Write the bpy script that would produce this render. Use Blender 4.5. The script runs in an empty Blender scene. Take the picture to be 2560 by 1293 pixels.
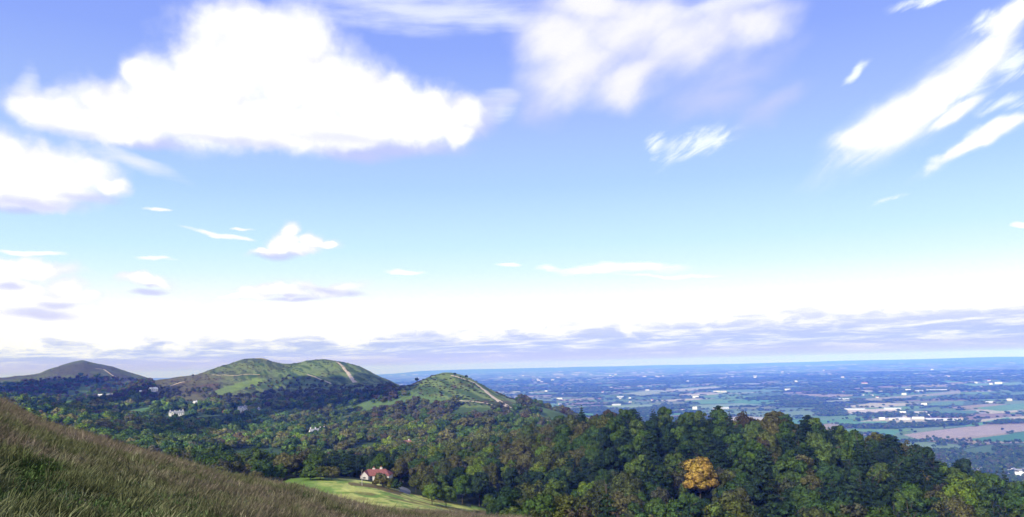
import bpy, bmesh, math, random
import numpy as np
from mathutils import Matrix, Vector
scene = bpy.context.scene
COL = scene.collection
PI = math.pi
rng = np.random.default_rng(11)
random.seed(11)

# ------------------------------------------------------------------ camera
F = 2009.0                                   # focal length in photo pixels (photo is 2560 x 1293)
PITCH = math.atan((913 - 646.5) / F)
ROLL = -math.atan(0.025)
RM = (Matrix.Rotation(PI / 2 + PITCH, 3, 'X') @ Matrix.Rotation(ROLL, 3, 'Z'))
cam_d = bpy.data.cameras.new('camera')
cam_d.sensor_width = 36
cam_d.lens = 36 * F / 2560
cam_d.clip_start = 0.1
cam_d.clip_end = 200000
cam = bpy.data.objects.new('camera', cam_d)
cam.matrix_world = RM.to_4x4()
COL.objects.link(cam)
scene.camera = cam
RN = np.array(RM)

def px_dir(X, Y):
    X = np.asarray(X, float); Y = np.asarray(Y, float)
    d = np.stack([(X - 1280) / F, (646.5 - Y) / F, -np.ones(np.broadcast(X, Y).shape)], -1)
    return d @ RN.T

def px_ang(X, Y):
    """azimuth (0 = forward, + = right) and tangent of the elevation"""
    d = px_dir(X, Y)
    h = np.hypot(d[..., 0], d[..., 1])
    return np.arctan2(d[..., 0], d[..., 1]), d[..., 2] / h

def to_px(P):
    c = np.asarray(P, float) @ RN
    w = -c[..., 2]
    w = np.where(w < 1e-3, 1e-3, w)
    return 1280 + F * c[..., 0] / w, 646.5 - F * c[..., 1] / w

# ------------------------------------------------------------------ light
SUN_AZ = math.radians(-146)                  # over the left shoulder
SUN_EL = math.radians(33)
SUN_V = Vector((math.sin(SUN_AZ) * math.cos(SUN_EL), math.cos(SUN_AZ) * math.cos(SUN_EL), math.sin(SUN_EL)))
sd = bpy.data.lights.new('sun', 'SUN')
sd.energy = 4.8
sd.angle = math.radians(0.5)
sd.color = (1.0, 0.93, 0.80)
so = bpy.data.objects.new('sun', sd)
so.rotation_euler = SUN_V.to_track_quat('Z', 'Y').to_euler()
COL.objects.link(so)

scene.view_settings.view_transform = 'Standard'
scene.view_settings.look = 'None'
scene.view_settings.gamma = 1
scene.view_settings.exposure = 0.0
scene.cycles.use_denoising = True
scene.cycles.max_bounces = 5
scene.cycles.diffuse_bounces = 2
scene.cycles.glossy_bounces = 1
scene.cycles.transmission_bounces = 2
scene.cycles.transparent_max_bounces = 6
scene.cycles.volume_bounces = 0

# ------------------------------------------------------------------ sky
world = bpy.data.worlds.new('World')
scene.world = world
world.use_nodes = True
NT = world.node_tree
NT.nodes.clear()

class G:
    """small helper for building node graphs"""
    def __init__(s, nt): s.nt = nt
    def n(s, t, **kw):
        nd = s.nt.nodes.new(t)
        for k, v in kw.items(): setattr(nd, k, v)
        return nd
    def put(s, inp, v):
        if v is None: return
        if isinstance(v, bpy.types.NodeSocket): s.nt.links.new(v, inp)
        else: inp.default_value = v
    def m(s, op, a, b=None, c=None, clamp=False):
        nd = s.n('ShaderNodeMath', operation=op, use_clamp=clamp)
        for i, v in enumerate((a, b, c)): s.put(nd.inputs[i], v)
        return nd.outputs[0]
    def vm(s, op, a, b=None, out=0):
        nd = s.n('ShaderNodeVectorMath', operation=op)
        s.put(nd.inputs[0], a)
        if op == 'SCALE': s.put(nd.inputs['Scale'], b)
        else: s.put(nd.inputs[1], b)
        return nd.outputs[out]
    def mapping(s, v, loc, rot, sc, typ='TEXTURE'):
        nd = s.n('ShaderNodeMapping', vector_type=typ)
        s.put(nd.inputs[0], v)
        nd.inputs[1].default_value = loc; nd.inputs[2].default_value = rot; nd.inputs[3].default_value = sc
        return nd.outputs[0]
    def noise(s, v, scale, detail=4, rough=0.5, out=0, dist=0.0):
        nd = s.n('ShaderNodeTexNoise')
        s.put(nd.inputs['Vector'], v)
        nd.inputs['Scale'].default_value = scale; nd.inputs['Detail'].default_value = detail
        nd.inputs['Roughness'].default_value = rough; nd.inputs['Distortion'].default_value = dist
        return nd.outputs[out]
    def rng(s, v, a, b, c=0.0, d=1.0, smooth=True):
        nd = s.n('ShaderNodeMapRange')
        nd.interpolation_type = 'SMOOTHSTEP' if smooth else 'LINEAR'
        s.put(nd.inputs[0], v)
        for i, x in enumerate((a, b, c, d)): nd.inputs[i + 1].default_value = x
        return nd.outputs[0]
    def mix(s, f, a, b, blend='MIX'):
        nd = s.n('ShaderNodeMix', data_type='RGBA', blend_type=blend)
        s.put(nd.inputs[0], f); s.put(nd.inputs[6], a); s.put(nd.inputs[7], b)
        return nd.outputs[2]
    def ramp(s, v, stops, interp='LINEAR'):
        nd = s.n('ShaderNodeValToRGB')
        s.put(nd.inputs[0], v)
        r = nd.color_ramp; r.interpolation = interp
        while len(r.elements) < len(stops): r.elements.new(0.5)
        for e, (p, c) in zip(r.elements, stops):
            e.position = p; e.color = tuple(c) + (1,)
        return nd.outputs[0]

g = G(NT)
tc = g.n('ShaderNodeTexCoord').outputs['Generated']
sep = g.n('ShaderNodeSeparateXYZ'); g.put(sep.inputs[0], tc)
az = g.m('ARCTAN2', sep.outputs[0], sep.outputs[1])
el = g.m('ARCSINE', sep.outputs[2])
K = 10.0                                      # 1 unit = 0.1 rad
cmb = g.n('ShaderNodeCombineXYZ')
g.put(cmb.inputs[0], g.m('MULTIPLY', az, K)); g.put(cmb.inputs[1], g.m('MULTIPLY', el, K))
Q = cmb.outputs[0]

def ae(X, Y):
    a, t = px_ang(X, Y)
    return float(a) * K, math.atan(float(t)) * K

def blob(v, b):
    X, Y, rx, ry = b[:4]
    rot = b[4] if len(b) > 4 else 0
    u, w = ae(X, Y)
    u1, w1 = ae(X + 10, Y); u2, w2 = ae(X, Y - 10)
    s1 = math.hypot(u1 - u, w1 - w) / 10; s2 = math.hypot(u2 - u, w2 - w) / 10
    ln = g.vm('LENGTH', g.mapping(v, (u, w, 0), (0, 0, math.radians(rot - 1.4)), (rx * s1, ry * s2, 1)), out=1)
    return ln

def union(v, bl):
    """1 - distance to the nearest of several ellipses (0 at the rim, 1 in the middle)"""
    acc = None
    for b in bl:
        l = blob(v, b)
        if acc is None: acc = l
        else:
            nd = g.n('ShaderNodeMath', operation='SMOOTH_MIN')
            g.put(nd.inputs[0], acc); g.put(nd.inputs[1], l); nd.inputs[2].default_value = 0.22
            acc = nd.outputs[0]
    return g.m('SUBTRACT', 1.0, acc)

def warp(v, scale, amp, detail=3, rough=0.5):
    n = g.noise(v, scale, detail, rough, out=1)
    return g.vm('ADD', v, g.vm('SCALE', g.vm('SUBTRACT', n, (0.5, 0.5, 0.5)), amp))

# clear sky
sky = g.n('ShaderNodeTexSky', sky_type='NISHITA')
sky.sun_disc = False
sky.sun_elevation = SUN_EL
sky.sun_rotation = SUN_AZ
sky.altitude = 300
skyc = g.vm('MULTIPLY', sky.outputs[0], (0.85, 0.9, 1.25))
STR = 0.1
grad = g.ramp(g.m('DIVIDE', el, 0.9), [
    (0.0, (1.00, 1.02, 1.10)), (0.07, (1.06, 1.08, 1.12)), (0.105, (0.98, 1.08, 1.10)), (0.130, (0.80, 1.03, 1.08)), (0.163, (0.66, 0.94, 1.07)),
    (0.245, (0.48, 0.72, 1.06)), (0.33, (0.41, 0.58, 1.06)), (0.43, (0.30, 0.44, 1.06)), (0.49, (0.275, 0.40, 1.04)), (1.0, (0.22, 0.30, 0.82))])
col = g.mix(0.90, g.vm('SCALE', skyc, STR), grad)

# far cloud bank over the horizon
Qb = warp(g.mapping(Q, (0, 0, 0), (0, 0, 0), (0.75, 0.33, 1)), 0.9, 0.6)
nb = g.noise(Qb, 1.5, 6, 0.58)
lim = g.m('ADD', g.m('MULTIPLY', g.m('SUBTRACT', nb, 0.5), 0.075), g.m('ADD', 0.044, g.m('MULTIPLY', az, 0.022)))
lavm = g.rng(g.m('SUBTRACT', lim, el), -0.006, 0.014)
nb2 = g.noise(warp(g.mapping(Q, (3, 1, 0), (0, 0, 0), (1.3, 0.13, 1)), 0.8, 0.6), 1.7, 7, 0.66)
streak = g.rng(nb2, 0.44, 0.68, 0.0, 1.0)
lavcol = g.mix(streak, (0.50, 0.59, 0.96, 1), (0.98, 1.0, 1.1, 1))
lavcol = g.mix(g.rng(el, 0.004, 0.024, 0.92, 0.0), lavcol, (0.56, 0.54, 0.90, 1))
lavcol = g.mix(g.rng(el, -0.01, 0.03, 1.0, 0.0), lavcol, g.vm('MULTIPLY', lavcol, (0.92, 0.97, 1.25)))
lavcol = g.mix(g.rng(el, 0.025, 0.06, 0.0, 0.55), lavcol, (1.02, 1.02, 1.1, 1))
wb = g.m('MULTIPLY', g.rng(el, 0.062, 0.098, 1.0, 0.0), g.rng(nb, 0.2, 0.5, 0.85, 1.0))
col = g.mix(wb, col, (1.10, 1.10, 1.12, 1))
col = g.mix(g.m('MULTIPLY', lavm, 0.95), col, lavcol)

WHITE = (1.12, 1.12, 1.14, 1)
# high wisps and streaks (drawn by wind, lower left to upper right)
ang = math.radians(31)
Qs = g.mapping(Q, (0, 0, 0), (0, 0, ang), (1.5, 0.42, 1))
ns = g.noise(Qs, 2.4, 7, 0.62, dist=0.6)
Qc = warp(Q, 1.6, 0.30, 3)
cir_soft = [(2500, 45, 150, 45, 33), (2520, 262, 110, 35, 14), (2540, 160, 110, 60, 40), (2310, 5, 110, 26, 10), (2395, 225, 150, 60, 34),
            (1740, 358, 160, 52, 18), (1640, 365, 60, 40, 50), (2415, 368, 205, 26, 25), (2210, 502, 90, 13, 16), (2138, 180, 60, 18, 38)]
us = union(Qc, cir_soft)
fs = g.m('ADD', us, g.m('MULTIPLY', g.m('SUBTRACT', ns, 0.52), 3.4))
al = g.m('MULTIPLY', g.rng(fs, 0.0, 1.3), g.rng(us, 0.0, 0.5))
col = g.mix(g.m('MULTIPLY', al, 1.0), col, (0.98, 1.06, 1.10, 1))
cir_hard = [(2290, 265, 285, 64, 33), (2160, 350, 95, 46, 10), (2250, 305, 170, 64, 28), (2430, 165, 170, 48, 35), (2380, 290, 90, 24, 28), (2460, 352, 180, 20, 24), (2540, 30, 110, 40, 35)]
uh = union(Qc, cir_hard)
fh = g.m('ADD', uh, g.m('MULTIPLY', g.m('SUBTRACT', ns, 0.5), 0.7))
col = g.mix(g.m('MULTIPLY', g.rng(fh, -0.45, 0.45), 0.35), col, (0.95, 1.02, 1.10, 1))
col = g.mix(g.rng(fh, -0.08, 0.60), col, WHITE)
# thin flat streaks low down and along the top edge
Ql = g.mapping(Q, (0, 0, 0), (0, 0, 0), (2.2, 0.3, 1))
nl = g.noise(Ql, 2.2, 5, 0.6)
low = [(1550, 672, 210, 20), (1370, 668, 45, 12), (1270, 662, 45, 9), (1010, 678, 70, 8), (545, 585, 110, 10, -8), (390, 646, 75, 8), (390, 524, 55, 7),
       (80, 632, 110, 9), (2555, 564, 38, 10), (600, 572, 50, 6), (1650, 690, 180, 8)]
ul = union(warp(Q, 2.2, 0.16), low)
fl = g.m('ADD', ul, g.m('MULTIPLY', g.m('SUBTRACT', nl, 0.5), 2.2))
col = g.mix(g.m('MULTIPLY', g.rng(fl, 0.0, 0.8), g.rng(ul, 0.0, 0.35)), col, (1.08, 1.08, 1.10, 1))
top = [(1050, 25, 420, 75), (1250, 60, 200, 45), (1800, 8, 300, 26), (60, 220, 40, 90), (340, 400, 200, 26, -18), (1250, 255, 70, 50)]
ut = union(warp(Q, 1.0, 0.4), top)
ft = g.m('ADD', ut, g.m('MULTIPLY', g.m('SUBTRACT', nl, 0.5), 1.3))
col = g.mix(g.m('MULTIPLY', g.rng(ft, -0.1, 1.2), g.m('MULTIPLY', g.rng(ut, 0.0, 0.4), 0.85)), col, (0.88, 0.93, 1.08, 1))

# soft lavender-white cloud, upper middle
soft = [(1460, 165, 190, 85, 20), (1400, 110, 130, 95), (1590, 180, 170, 74, 20), (1730, 90, 250, 110, 25), (1840, 45, 170, 75), (1570, 70, 240, 110), (1500, 20, 200, 60)]
veil = [(1840, 190, 260, 75, 18), (1930, 260, 150, 60, 30), (1800, 250, 170, 60), (1350, 260, 90, 80), (1250, 240, 110, 45)]
Qw = warp(warp(Q, 0.9, 0.5), 2.6, 0.22)
nv = g.noise(g.mapping(Q, (5, 2, 0), (0, 0, ang), (1.5, 0.8, 1)), 1.3, 5, 0.5)
uv = union(Qw, veil)
col = g.mix(g.m('MULTIPLY', g.rng(g.m('ADD', uv, g.m('MULTIPLY', g.m('SUBTRACT', nv, 0.5), 1.6)), 0.0, 1.2), 0.75), col, (0.60, 0.66, 1.02, 1))
uso = union(Qw, soft)
fso = g.m('ADD', uso, g.m('MULTIPLY', g.m('SUBTRACT', nv, 0.5), 0.7))
softcol = g.mix(g.rng(g.m('ADD', nv, g.m('MULTIPLY', uso, 0.25)), 0.40, 0.80), (0.74, 0.77, 1.04, 1), (1.02, 1.01, 1.08, 1))
col = g.mix(g.m('MULTIPLY', g.rng(fso, -0.20, 0.75), 0.95), col, softcol)

# cumulus
cumA = [(650, 130, 195, 125), (550, 190, 140, 120), (645, 75, 150, 72), (740, 110, 105, 90), (760, 210, 170, 110), (420, 235, 115, 80), (355, 188, 52, 50), (270, 265, 115, 66),
        (130, 272, 98, 50), (300, 320, 150, 40), (500, 290, 200, 72), (880, 235, 115, 85), (960, 255, 100, 70), (1075, 262, 72, 55), (1150, 285, 62, 50),
        (1140, 335, 42, 28), (1000, 312, 170, 48), (700, 305, 260, 62), (850, 330, 160, 38), (180, 290, 120, 40)]
cumB = [(-10, 405, 150, 82), (120, 412, 110, 66), (205, 432, 90, 52), (275, 468, 62, 26), (60, 465, 200, 45), (60, 500, 120, 22)]
cumC = [(724, 578, 22, 28), (715, 604, 44, 22), (775, 601, 34, 22), (815, 604, 32, 13), (668, 625, 48, 12), (735, 622, 60, 16)]
cumD = [(90, 674, 130, 28), (52, 728, 75, 30), (160, 728, 62, 28), (90, 760, 130, 26), (365, 714, 66, 17), (-20, 690, 90, 34), (215, 750, 50, 14)]
cumF = [(690, 728, 95, 15), (820, 716, 100, 15), (600, 740, 90, 8)]
Q1 = warp(warp(Q, 1.5, 0.34, 2), 4.5, 0.15, 3, 0.5)
nbil = g.noise(Q, 6.0, 5, 0.5)
bil = g.m('MULTIPLY', g.m('SUBTRACT', nbil, 0.5), 0.42)
nin0 = g.noise(Q, 2.2, 3, 0.45)
sharp = g.rng(g.noise(Q, 1.1, 2, 0.5), 0.35, 0.65, 0.45, 1.25, False)
base = [(700, 350, 330, 34), (1000, 362, 220, 36), (870, 372, 180, 40), (350, 345, 200, 30), (1180, 300, 90, 60), (80, 500, 200, 38), (200, 490, 130, 26), (40, 525, 120, 24),
        (690, 635, 80, 16), (730, 628, 60, 14), (100, 790, 140, 20), (20, 715, 90, 20), (370, 728, 70, 12), (830, 738, 110, 12), (740, 745, 90, 8)]
ub = union(warp(Q, 1.2, 0.22), base)
col = g.mix(g.m('MULTIPLY', g.rng(ub, 0.0, 0.75), 0.75), col, (0.60, 0.63, 1.02, 1))
u = union(Q1, cumA + cumB + cumC + cumD + cumF)
small = g.rng(el, 0.14, 0.18, 1.3, 1.0)
f = g.m('ADD', u, g.m('MULTIPLY', bil, small))
col = g.mix(g.m('MULTIPLY', g.rng(g.m('ADD', f, g.m('MULTIPLY', g.m('SUBTRACT', nin0, 0.5), 1.1)), -0.50, 0.45), 0.6), col, (0.88, 0.91, 1.07, 1))
f = g.m('MULTIPLY', f, sharp)
inner = g.mix(g.rng(g.m('ADD', nin0, g.m('MULTIPLY', u, 0.25)), 0.36, 0.60), (0.93, 0.93, 1.07, 1), WHITE)
front = [(80, 512, 200, 24), (220, 490, 110, 12), (690, 638, 60, 11), (640, 632, 40, 12), (60, 790, 130, 20), (20, 716, 60, 14), (150, 768, 80, 14), (370, 728, 50, 9),
         (200, 775, 50, 10), (820, 725, 110, 14), (720, 742, 80, 9), (850, 345, 200, 20), (180, 330, 120, 18), (560, 350, 180, 14)]
uf = union(warp(Q, 1.6, 0.20), front)
lo = g.rng(el, 0.19, 0.26, 1.0, 0.62)
inner = g.mix(g.m('MULTIPLY', g.rng(g.m('ADD', uf, g.m('MULTIPLY', bil, 1.2)), -0.1, 0.9), g.m('MULTIPLY', lo, 0.9)), inner, (0.70, 0.73, 1.02, 1))
col = g.mix(g.rng(f, -0.16, 0.42), col, inner)

# scattered cloud added over the unseen sky to make the ambient less blue
n_else = g.noise(tc, 2.6, 5, 0.55)
outm = g.m('MAXIMUM', g.rng(el, 0.50, 0.62), g.rng(g.m('ABSOLUTE', az), 0.72, 0.95))
outm = g.m('MULTIPLY', outm, g.rng(el, 0.02, 0.2, 0.3, 1.0))
col = g.mix(g.m('MULTIPLY', g.rng(n_else, 0.44, 0.60), outm), col, (0.95, 0.96, 1.02, 1))
# below the horizon: dark ground colour
col = g.mix(g.rng(el, -0.02, -0.004, 1.0, 0.0), col, (0.12, 0.17, 0.33, 1))
bg = g.n('ShaderNodeBackground'); bg.inputs[1].default_value = STR
g.put(bg.inputs[0], g.vm('SCALE', col, 1.0 / STR))
wo = g.n('ShaderNodeOutputWorld')
NT.links.new(bg.outputs[0], wo.inputs[0])
world.cycles.sampling_method = 'MANUAL'
world.cycles.sample_map_resolution = 512

# ------------------------------------------------------------------ noise in numpy
def _hash(i, j, seed):
    h = (i.astype(np.int64) * 374761393 + j.astype(np.int64) * 668265263 + seed * 974711) & 0xFFFFFFFF
    h = ((h ^ (h >> 13)) * 1274126177) & 0xFFFFFFFF
    h = (h ^ (h >> 16)) & 0xFFFFFFFF
    return h / 4294967295.0

def vnoise(x, y, seed=0):
    xi = np.floor(x); yi = np.floor(y)
    fx = x - xi; fy = y - yi
    fx = fx * fx * (3 - 2 * fx); fy = fy * fy * (3 - 2 * fy)
    a = _hash(xi, yi, seed); b = _hash(xi + 1, yi, seed); c = _hash(xi, yi + 1, seed); d = _hash(xi + 1, yi + 1, seed)
    return (a * (1 - fx) + b * fx) * (1 - fy) + (c * (1 - fx) + d * fx) * fy

def fbm(x, y, octv=4, seed=0, gain=0.5):
    s = 0; a = 1; t = 0
    for o in range(octv):
        s = s + a * vnoise(x * 2 ** o + 17.3 * o, y * 2 ** o - 9.1 * o, seed + o); t += a; a *= gain
    return s / t

def sstep(a, b, x):
    t = np.clip((x - a) / (b - a), 0, 1)
    return t * t * (3 - 2 * t)

def pchip(xk, yk, x):
    xk = np.asarray(xk, float); yk = np.asarray(yk, float)
    h = np.diff(xk); d = np.diff(yk) / h
    m = np.zeros_like(yk)
    w1 = 2 * h[1:] + h[:-1]; w2 = h[1:] + 2 * h[:-1]
    ok = d[:-1] * d[1:] > 0
    with np.errstate(divide='ignore', invalid='ignore'):
        mm = (w1 + w2) / (w1 / d[:-1] + w2 / d[1:])
    m[1:-1] = np.where(ok, mm, 0)
    m[0] = d[0]; m[-1] = d[-1]
    i = np.clip(np.searchsorted(xk, x) - 1, 0, len(h) - 1)
    t = np.clip((x - xk[i]) / h[i], 0, 1)
    return (yk[i] * (1 + 2 * t) * (1 - t) ** 2 + h[i] * m[i] * t * (1 - t) ** 2 + yk[i + 1] * t * t * (3 - 2 * t) + h[i] * m[i + 1] * t * t * (t - 1))

def in_poly(X, Y, poly):
    p = np.asarray(poly, float)
    r = np.zeros(np.shape(X), bool)
    x0, y0 = p[-1]
    for x1, y1 in p:
        if y0 != y1:
            c = ((y1 > Y) != (y0 > Y)) & (X < (x0 - x1) * (Y - y1) / (y0 - y1) + x1)
            r ^= c
        x0, y0 = x1, y1
    return r

# ------------------------------------------------------------------ terrain
PLAIN = -300.0
def PL(r): return [(X, ('z', PLAIN), r) for X in (-500, 3100)]
# every curve: (X, y of the GROUND in the photograph or ('z', height), distance)
CURVES = [
 [(-500, ('z', -1.7), 2.5), (3100, ('z', -1.7), 2.5)],
 [(-500, 1240, 10), (0, 1290, 12), (400, 1310, 16), (740, 1330, 22), (1000, 1350, 28), (1350, 1385, 36), (1700, 1440, 40), (2560, 1600, 40), (3100, 1700, 40)],
 [(-500, 895, 70), (0, 1012, 60), (30, 1025, 59), (67, 1045, 58), (100, 1060, 57), (134, 1071, 56), (184, 1082, 55), (234, 1099, 54), (300, 1121, 52), (402, 1149, 50), (469, 1170, 49), (536, 1191, 48), (660, 1216, 46), (740, 1229, 45), (774, 1240, 45), (850, 1261, 44), (941, 1280, 44), (1008, 1293, 43), (1200, 1312, 43), (1350, 1332, 45), (1700, 1485, 48), (2560, 1700, 50), (3100, 1800, 50)],
 [(-500, 960, 160), (0, 1095, 160), (400, 1240, 160), (740, 1310, 160), (1000, 1350, 160), (1350, 1410, 160), (1700, 1480, 160), (2560, 1520, 160), (3100, 1580, 160)],
 [(-500, 1000, 300), (0, 1100, 300), (400, 1250, 300), (700, 1290, 300), (900, 1283, 300), (1150, 1290, 300), (1250, 1318, 300), (1350, 1345, 300), (1500, 1352, 300), (1700, 1350, 290), (1900, 1345, 290), (2100, 1345, 290), (2300, 1360, 290), (2560, 1405, 290), (3100, 1470, 290)],
 [(-500, 995, 420), (0, 1085, 420), (400, 1195, 420), (600, 1228, 420), (740, 1203, 400), (850, 1202, 400), (950, 1213, 400), (1050, 1240, 400), (1150, 1262, 395), (1250, 1275, 400), (1350, 1262, 400), (1500, 1215, 400), (1700, 1190, 400), (1900, 1184, 400), (2100, 1203, 400), (2300, 1245, 400), (2450, 1290, 400), (2560, 1330, 400), (3100, 1430, 400)],
 [(-500, 985, 560), (0, 1072, 560), (400, 1172, 540), (740, 1192, 520), (900, 1196, 520), (1050, 1192, 520), (1200, 1172, 540), (1350, 1122, 560), (1500, 1090, 540), (1700, 1100, 520), (1870, 1096, 520), (1950, 1102, 520), (2100, 1138, 500), (2230, 1168, 490), (2300, 1195, 480), (2400, 1235, 470), (2560, 1298, 460), (3100, 1440, 460)],
 [(-500, 975, 850), (0, 1050, 850), (400, 1122, 850), (600, 1135, 850), (900, 1130, 850), (1100, 1115, 850), (1250, 1098, 850), (1400, 1110, 880), (1500, 1180, 900), (1700, 1240, 900), (2100, 1250, 900), (2560, 1290, 900), (3100, 1330, 900)],
 [(-500, 965, 1300), (0, 1025, 1300), (200, 1045, 1300), (400, 1066, 1300), (600, 1076, 1250), (800, 1078, 1200), (950, 1066, 1200), (1100, 1050, 1200), (1250, 1040, 1200), (1350, 1052, 1250), (1450, 1100, 1300), (1550, 1180, 1350), (1700, 1250, 1350), (2560, 1235, 1350), (3100, 1220, 1350)],
 [(-500, 965, 1750), (0, 1010, 1750), (200, 1028, 1750), (400, 1032, 1750), (600, 1022, 1750), (750, 1012, 1750), (850, 996, 1720), (950, 978, 1680), (1000, 967, 1650), (1030, 960, 1620), (1060, 950, 1580), (1085, 941, 1560), (1110, 936, 1550), (1130, 938, 1540), (1160, 946, 1510), (1200, 962, 1480), (1250, 984, 1450), (1300, 1000, 1430), (1350, 1014, 1420), (1420, 1042, 1420), (1470, 1090, 1450), (1550, 1190, 1750), (1700, ('z', -290), 1750), (2560, ('z', -290), 1750), (3100, ('z', -290), 1750)],
 [(-500, 965, 2150), (0, 1000, 2150), (200, 1012, 2150), (400, 1000, 2150), (500, 984, 2150), (600, 976, 2150), (700, 972, 2150), (800, 966, 2150), (900, 964, 2120), (950, 966, 2100), (1000, 978, 2050), (1050, 1000, 2000), (1110, 1010, 2000), (1200, 1040, 2000), (1300, 1090, 2000), (1400, 1160, 2000), (1500, ('z', -298), 2100), (3100, ('z', -298), 2100)],
 [(-500, 965, 2600), (0, 990, 2600), (200, 1002, 2600), (300, 982, 2600), (360, 957, 2600), (392, 951, 2600), (450, 943, 2580), (520, 926, 2560), (570, 910, 2540), (615, 898, 2520), (650, 895, 2500), (690, 907, 2480), (725, 911, 2460), (745, 909, 2455), (770, 902, 2450), (805, 899, 2440), (850, 905, 2430), (900, 918, 2420), (950, 940, 2410), (1000, 966, 2400), (1060, 1015, 2400), (1150, 1080, 2400), (1300, 1140, 2450), (1400, ('z', PLAIN), 2600), (3100, ('z', PLAIN), 2600)],
 [(-500, 955, 3100), (0, 972, 3100), (200, 978, 3100), (385, 982, 3100), (450, 990, 3100), (650, 990, 3100), (850, 1000, 3100), (950, 1050, 3100), (1100, 1110, 3100), (1250, ('z', PLAIN), 3100), (3100, ('z', PLAIN), 3100)],
 [(-500, 960, 3800), (-100, 950, 3800), (0, 946, 3800), (40, 941, 3800), (90, 935, 3780), (130, 921, 3760), (165, 910, 3740), (190, 904, 3725), (207, 902, 3720), (225, 905, 3710), (245, 910, 3700), (280, 917, 3690), (330, 934, 3680), (380, 951, 3670), (430, 968, 3660), (500, 985, 3650), (700, 1000, 3700), (900, 1050, 3800), (1000, ('z', PLAIN), 3800), (3100, ('z', PLAIN), 3800)],
 [(-500, 965, 4900), (0, 980, 4900), (400, 1010, 4900), (600, 1040, 4900), (800, ('z', PLAIN), 4900), (3100, ('z', PLAIN), 4900)],
 PL(8000), PL(14000), PL(22000),
 [(-500, ('z', -285), 30000), (980, ('z', -285), 30000), (1700, ('z', -262), 30000), (2560, ('z', -262), 30000), (3100, ('z', -260), 30000)],
 [(-500, 958, 38000), (900, 938, 38000), (980, 935, 38000), (1060, 928, 38000), (1200, 923, 38000), (1400, 919, 38000), (1600, 915, 38000), (1940, 907, 38000), (2250, 899, 38000), (2560, 891, 38000), (3100, 880, 38000)],
 [(-500, ('z', -350), 42000), (3100, ('z', -350), 42000)],
]
def curve_eval(C, th):
    A = []; Z = []; R = []
    for X, y, r in C:
        yy = 950.0 if isinstance(y, tuple) else y
        a, t = px_ang(X, yy)
        A.append(float(a)); R.append(r)
        Z.append(y[1] if isinstance(y, tuple) else r * float(t))
    # wrap round the back
    za = (Z[0] + Z[-1]) / 2; ra = (R[0] + R[-1]) / 2
    A = [-PI] + A + [PI]; Z = [za] + Z + [za]; R = [ra] + R + [ra]
    return pchip(A, R, th), pchip(A, Z, th)

th_in = np.linspace(math.radians(-37), math.radians(37), 1100)
th_l = np.linspace(-PI, math.radians(-37), 110)[:-1]
th_r = np.linspace(math.radians(37), PI, 110)[1:]
TH = np.concatenate([th_l, th_in, th_r])
def lg(a, b, n): return np.exp(np.linspace(math.log(a), math.log(b), n))
RR = np.concatenate([lg(2.5, 70, 200)[:-1], lg(70, 700, 250)[:-1], lg(700, 4500, 330)[:-1], lg(4500, 42000, 330)])
NTH, NR = len(TH), len(RR)
KR = []; KZ = []
for C in CURVES:
    r_, z_ = curve_eval(C, TH); KR.append(r_); KZ.append(z_)
KR = np.array(KR); KZ = np.array(KZ)
ZG = np.empty((NTH, NR))
for j in range(NTH):
    ZG[j] = pchip(KR[:, j], KZ[:, j], np.minimum(RR, KR[-1, j]))
XG = np.sin(TH)[:, None] * RR[None]; YG = np.cos(TH)[:, None] * RR[None]
RG = np.broadcast_to(RR[None], ZG.shape)
rough = (0.10 * sstep(6, 15, RG) * (1 - sstep(70, 200, RG)) * (fbm(XG / 2.2, YG / 2.2, 3, 1) - 0.5) * 2
         + 0.5 * sstep(5, 40, RG) * (1 - sstep(60, 150, RG)) * (fbm(XG / 14, YG / 14, 2, 41) - 0.5)
         + 1.6 * sstep(90, 350, RG) * (1 - sstep(3500, 5000, RG)) * (fbm(XG / 30, YG / 30, 3, 2) - 0.5)
         + 18.0 * sstep(700, 1500, RG) * (1 - sstep(3800, 5000, RG)) * sstep(-280, -120, ZG) * (fbm(XG / 130, YG / 130, 4, 3) - 0.5)
         * np.clip(np.abs(ZG - 40) / 60, 0.25, 1)
         + 5.0 * sstep(1200, 1800, RG) * (1 - sstep(3800, 5000, RG)) * sstep(-280, -120, ZG) * (fbm(XG / 38, YG / 38, 3, 7) - 0.5)
         + 70.0 * sstep(33000, 37000, RG) * (1 - sstep(39000, 41000, RG)) * (fbm(XG / 3500, YG / 9000, 4, 8) - 0.5)
         + 6 * sstep(3500, 8000, RG) * (fbm(XG / 900, YG / 900, 3, 4) - 0.5)
         + 110.0 * sstep(12000, 26000, RG) * (1 - sstep(30000, 37000, RG)) * np.clip(fbm(XG / 5000, YG / 2400, 4, 5) - 0.48, 0, 1))
ZG = ZG + rough

def hgt(x, y):
    x = np.asarray(x, float); y = np.asarray(y, float)
    th = np.arctan2(x, y); r = np.clip(np.hypot(x, y), RR[0], RR[-1])
    a = np.clip(np.interp(th, TH, np.arange(NTH)), 0, NTH - 1.001); b = np.clip(np.interp(r, RR, np.arange(NR)), 0, NR - 1.001)
    i = a.astype(int); j = b.astype(int); fa = a - i; fb = b - j
    return (ZG[i, j] * (1 - fa) * (1 - fb) + ZG[i + 1, j] * fa * (1 - fb) + ZG[i, j + 1] * (1 - fa) * fb + ZG[i + 1, j + 1] * fa * fb)

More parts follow.
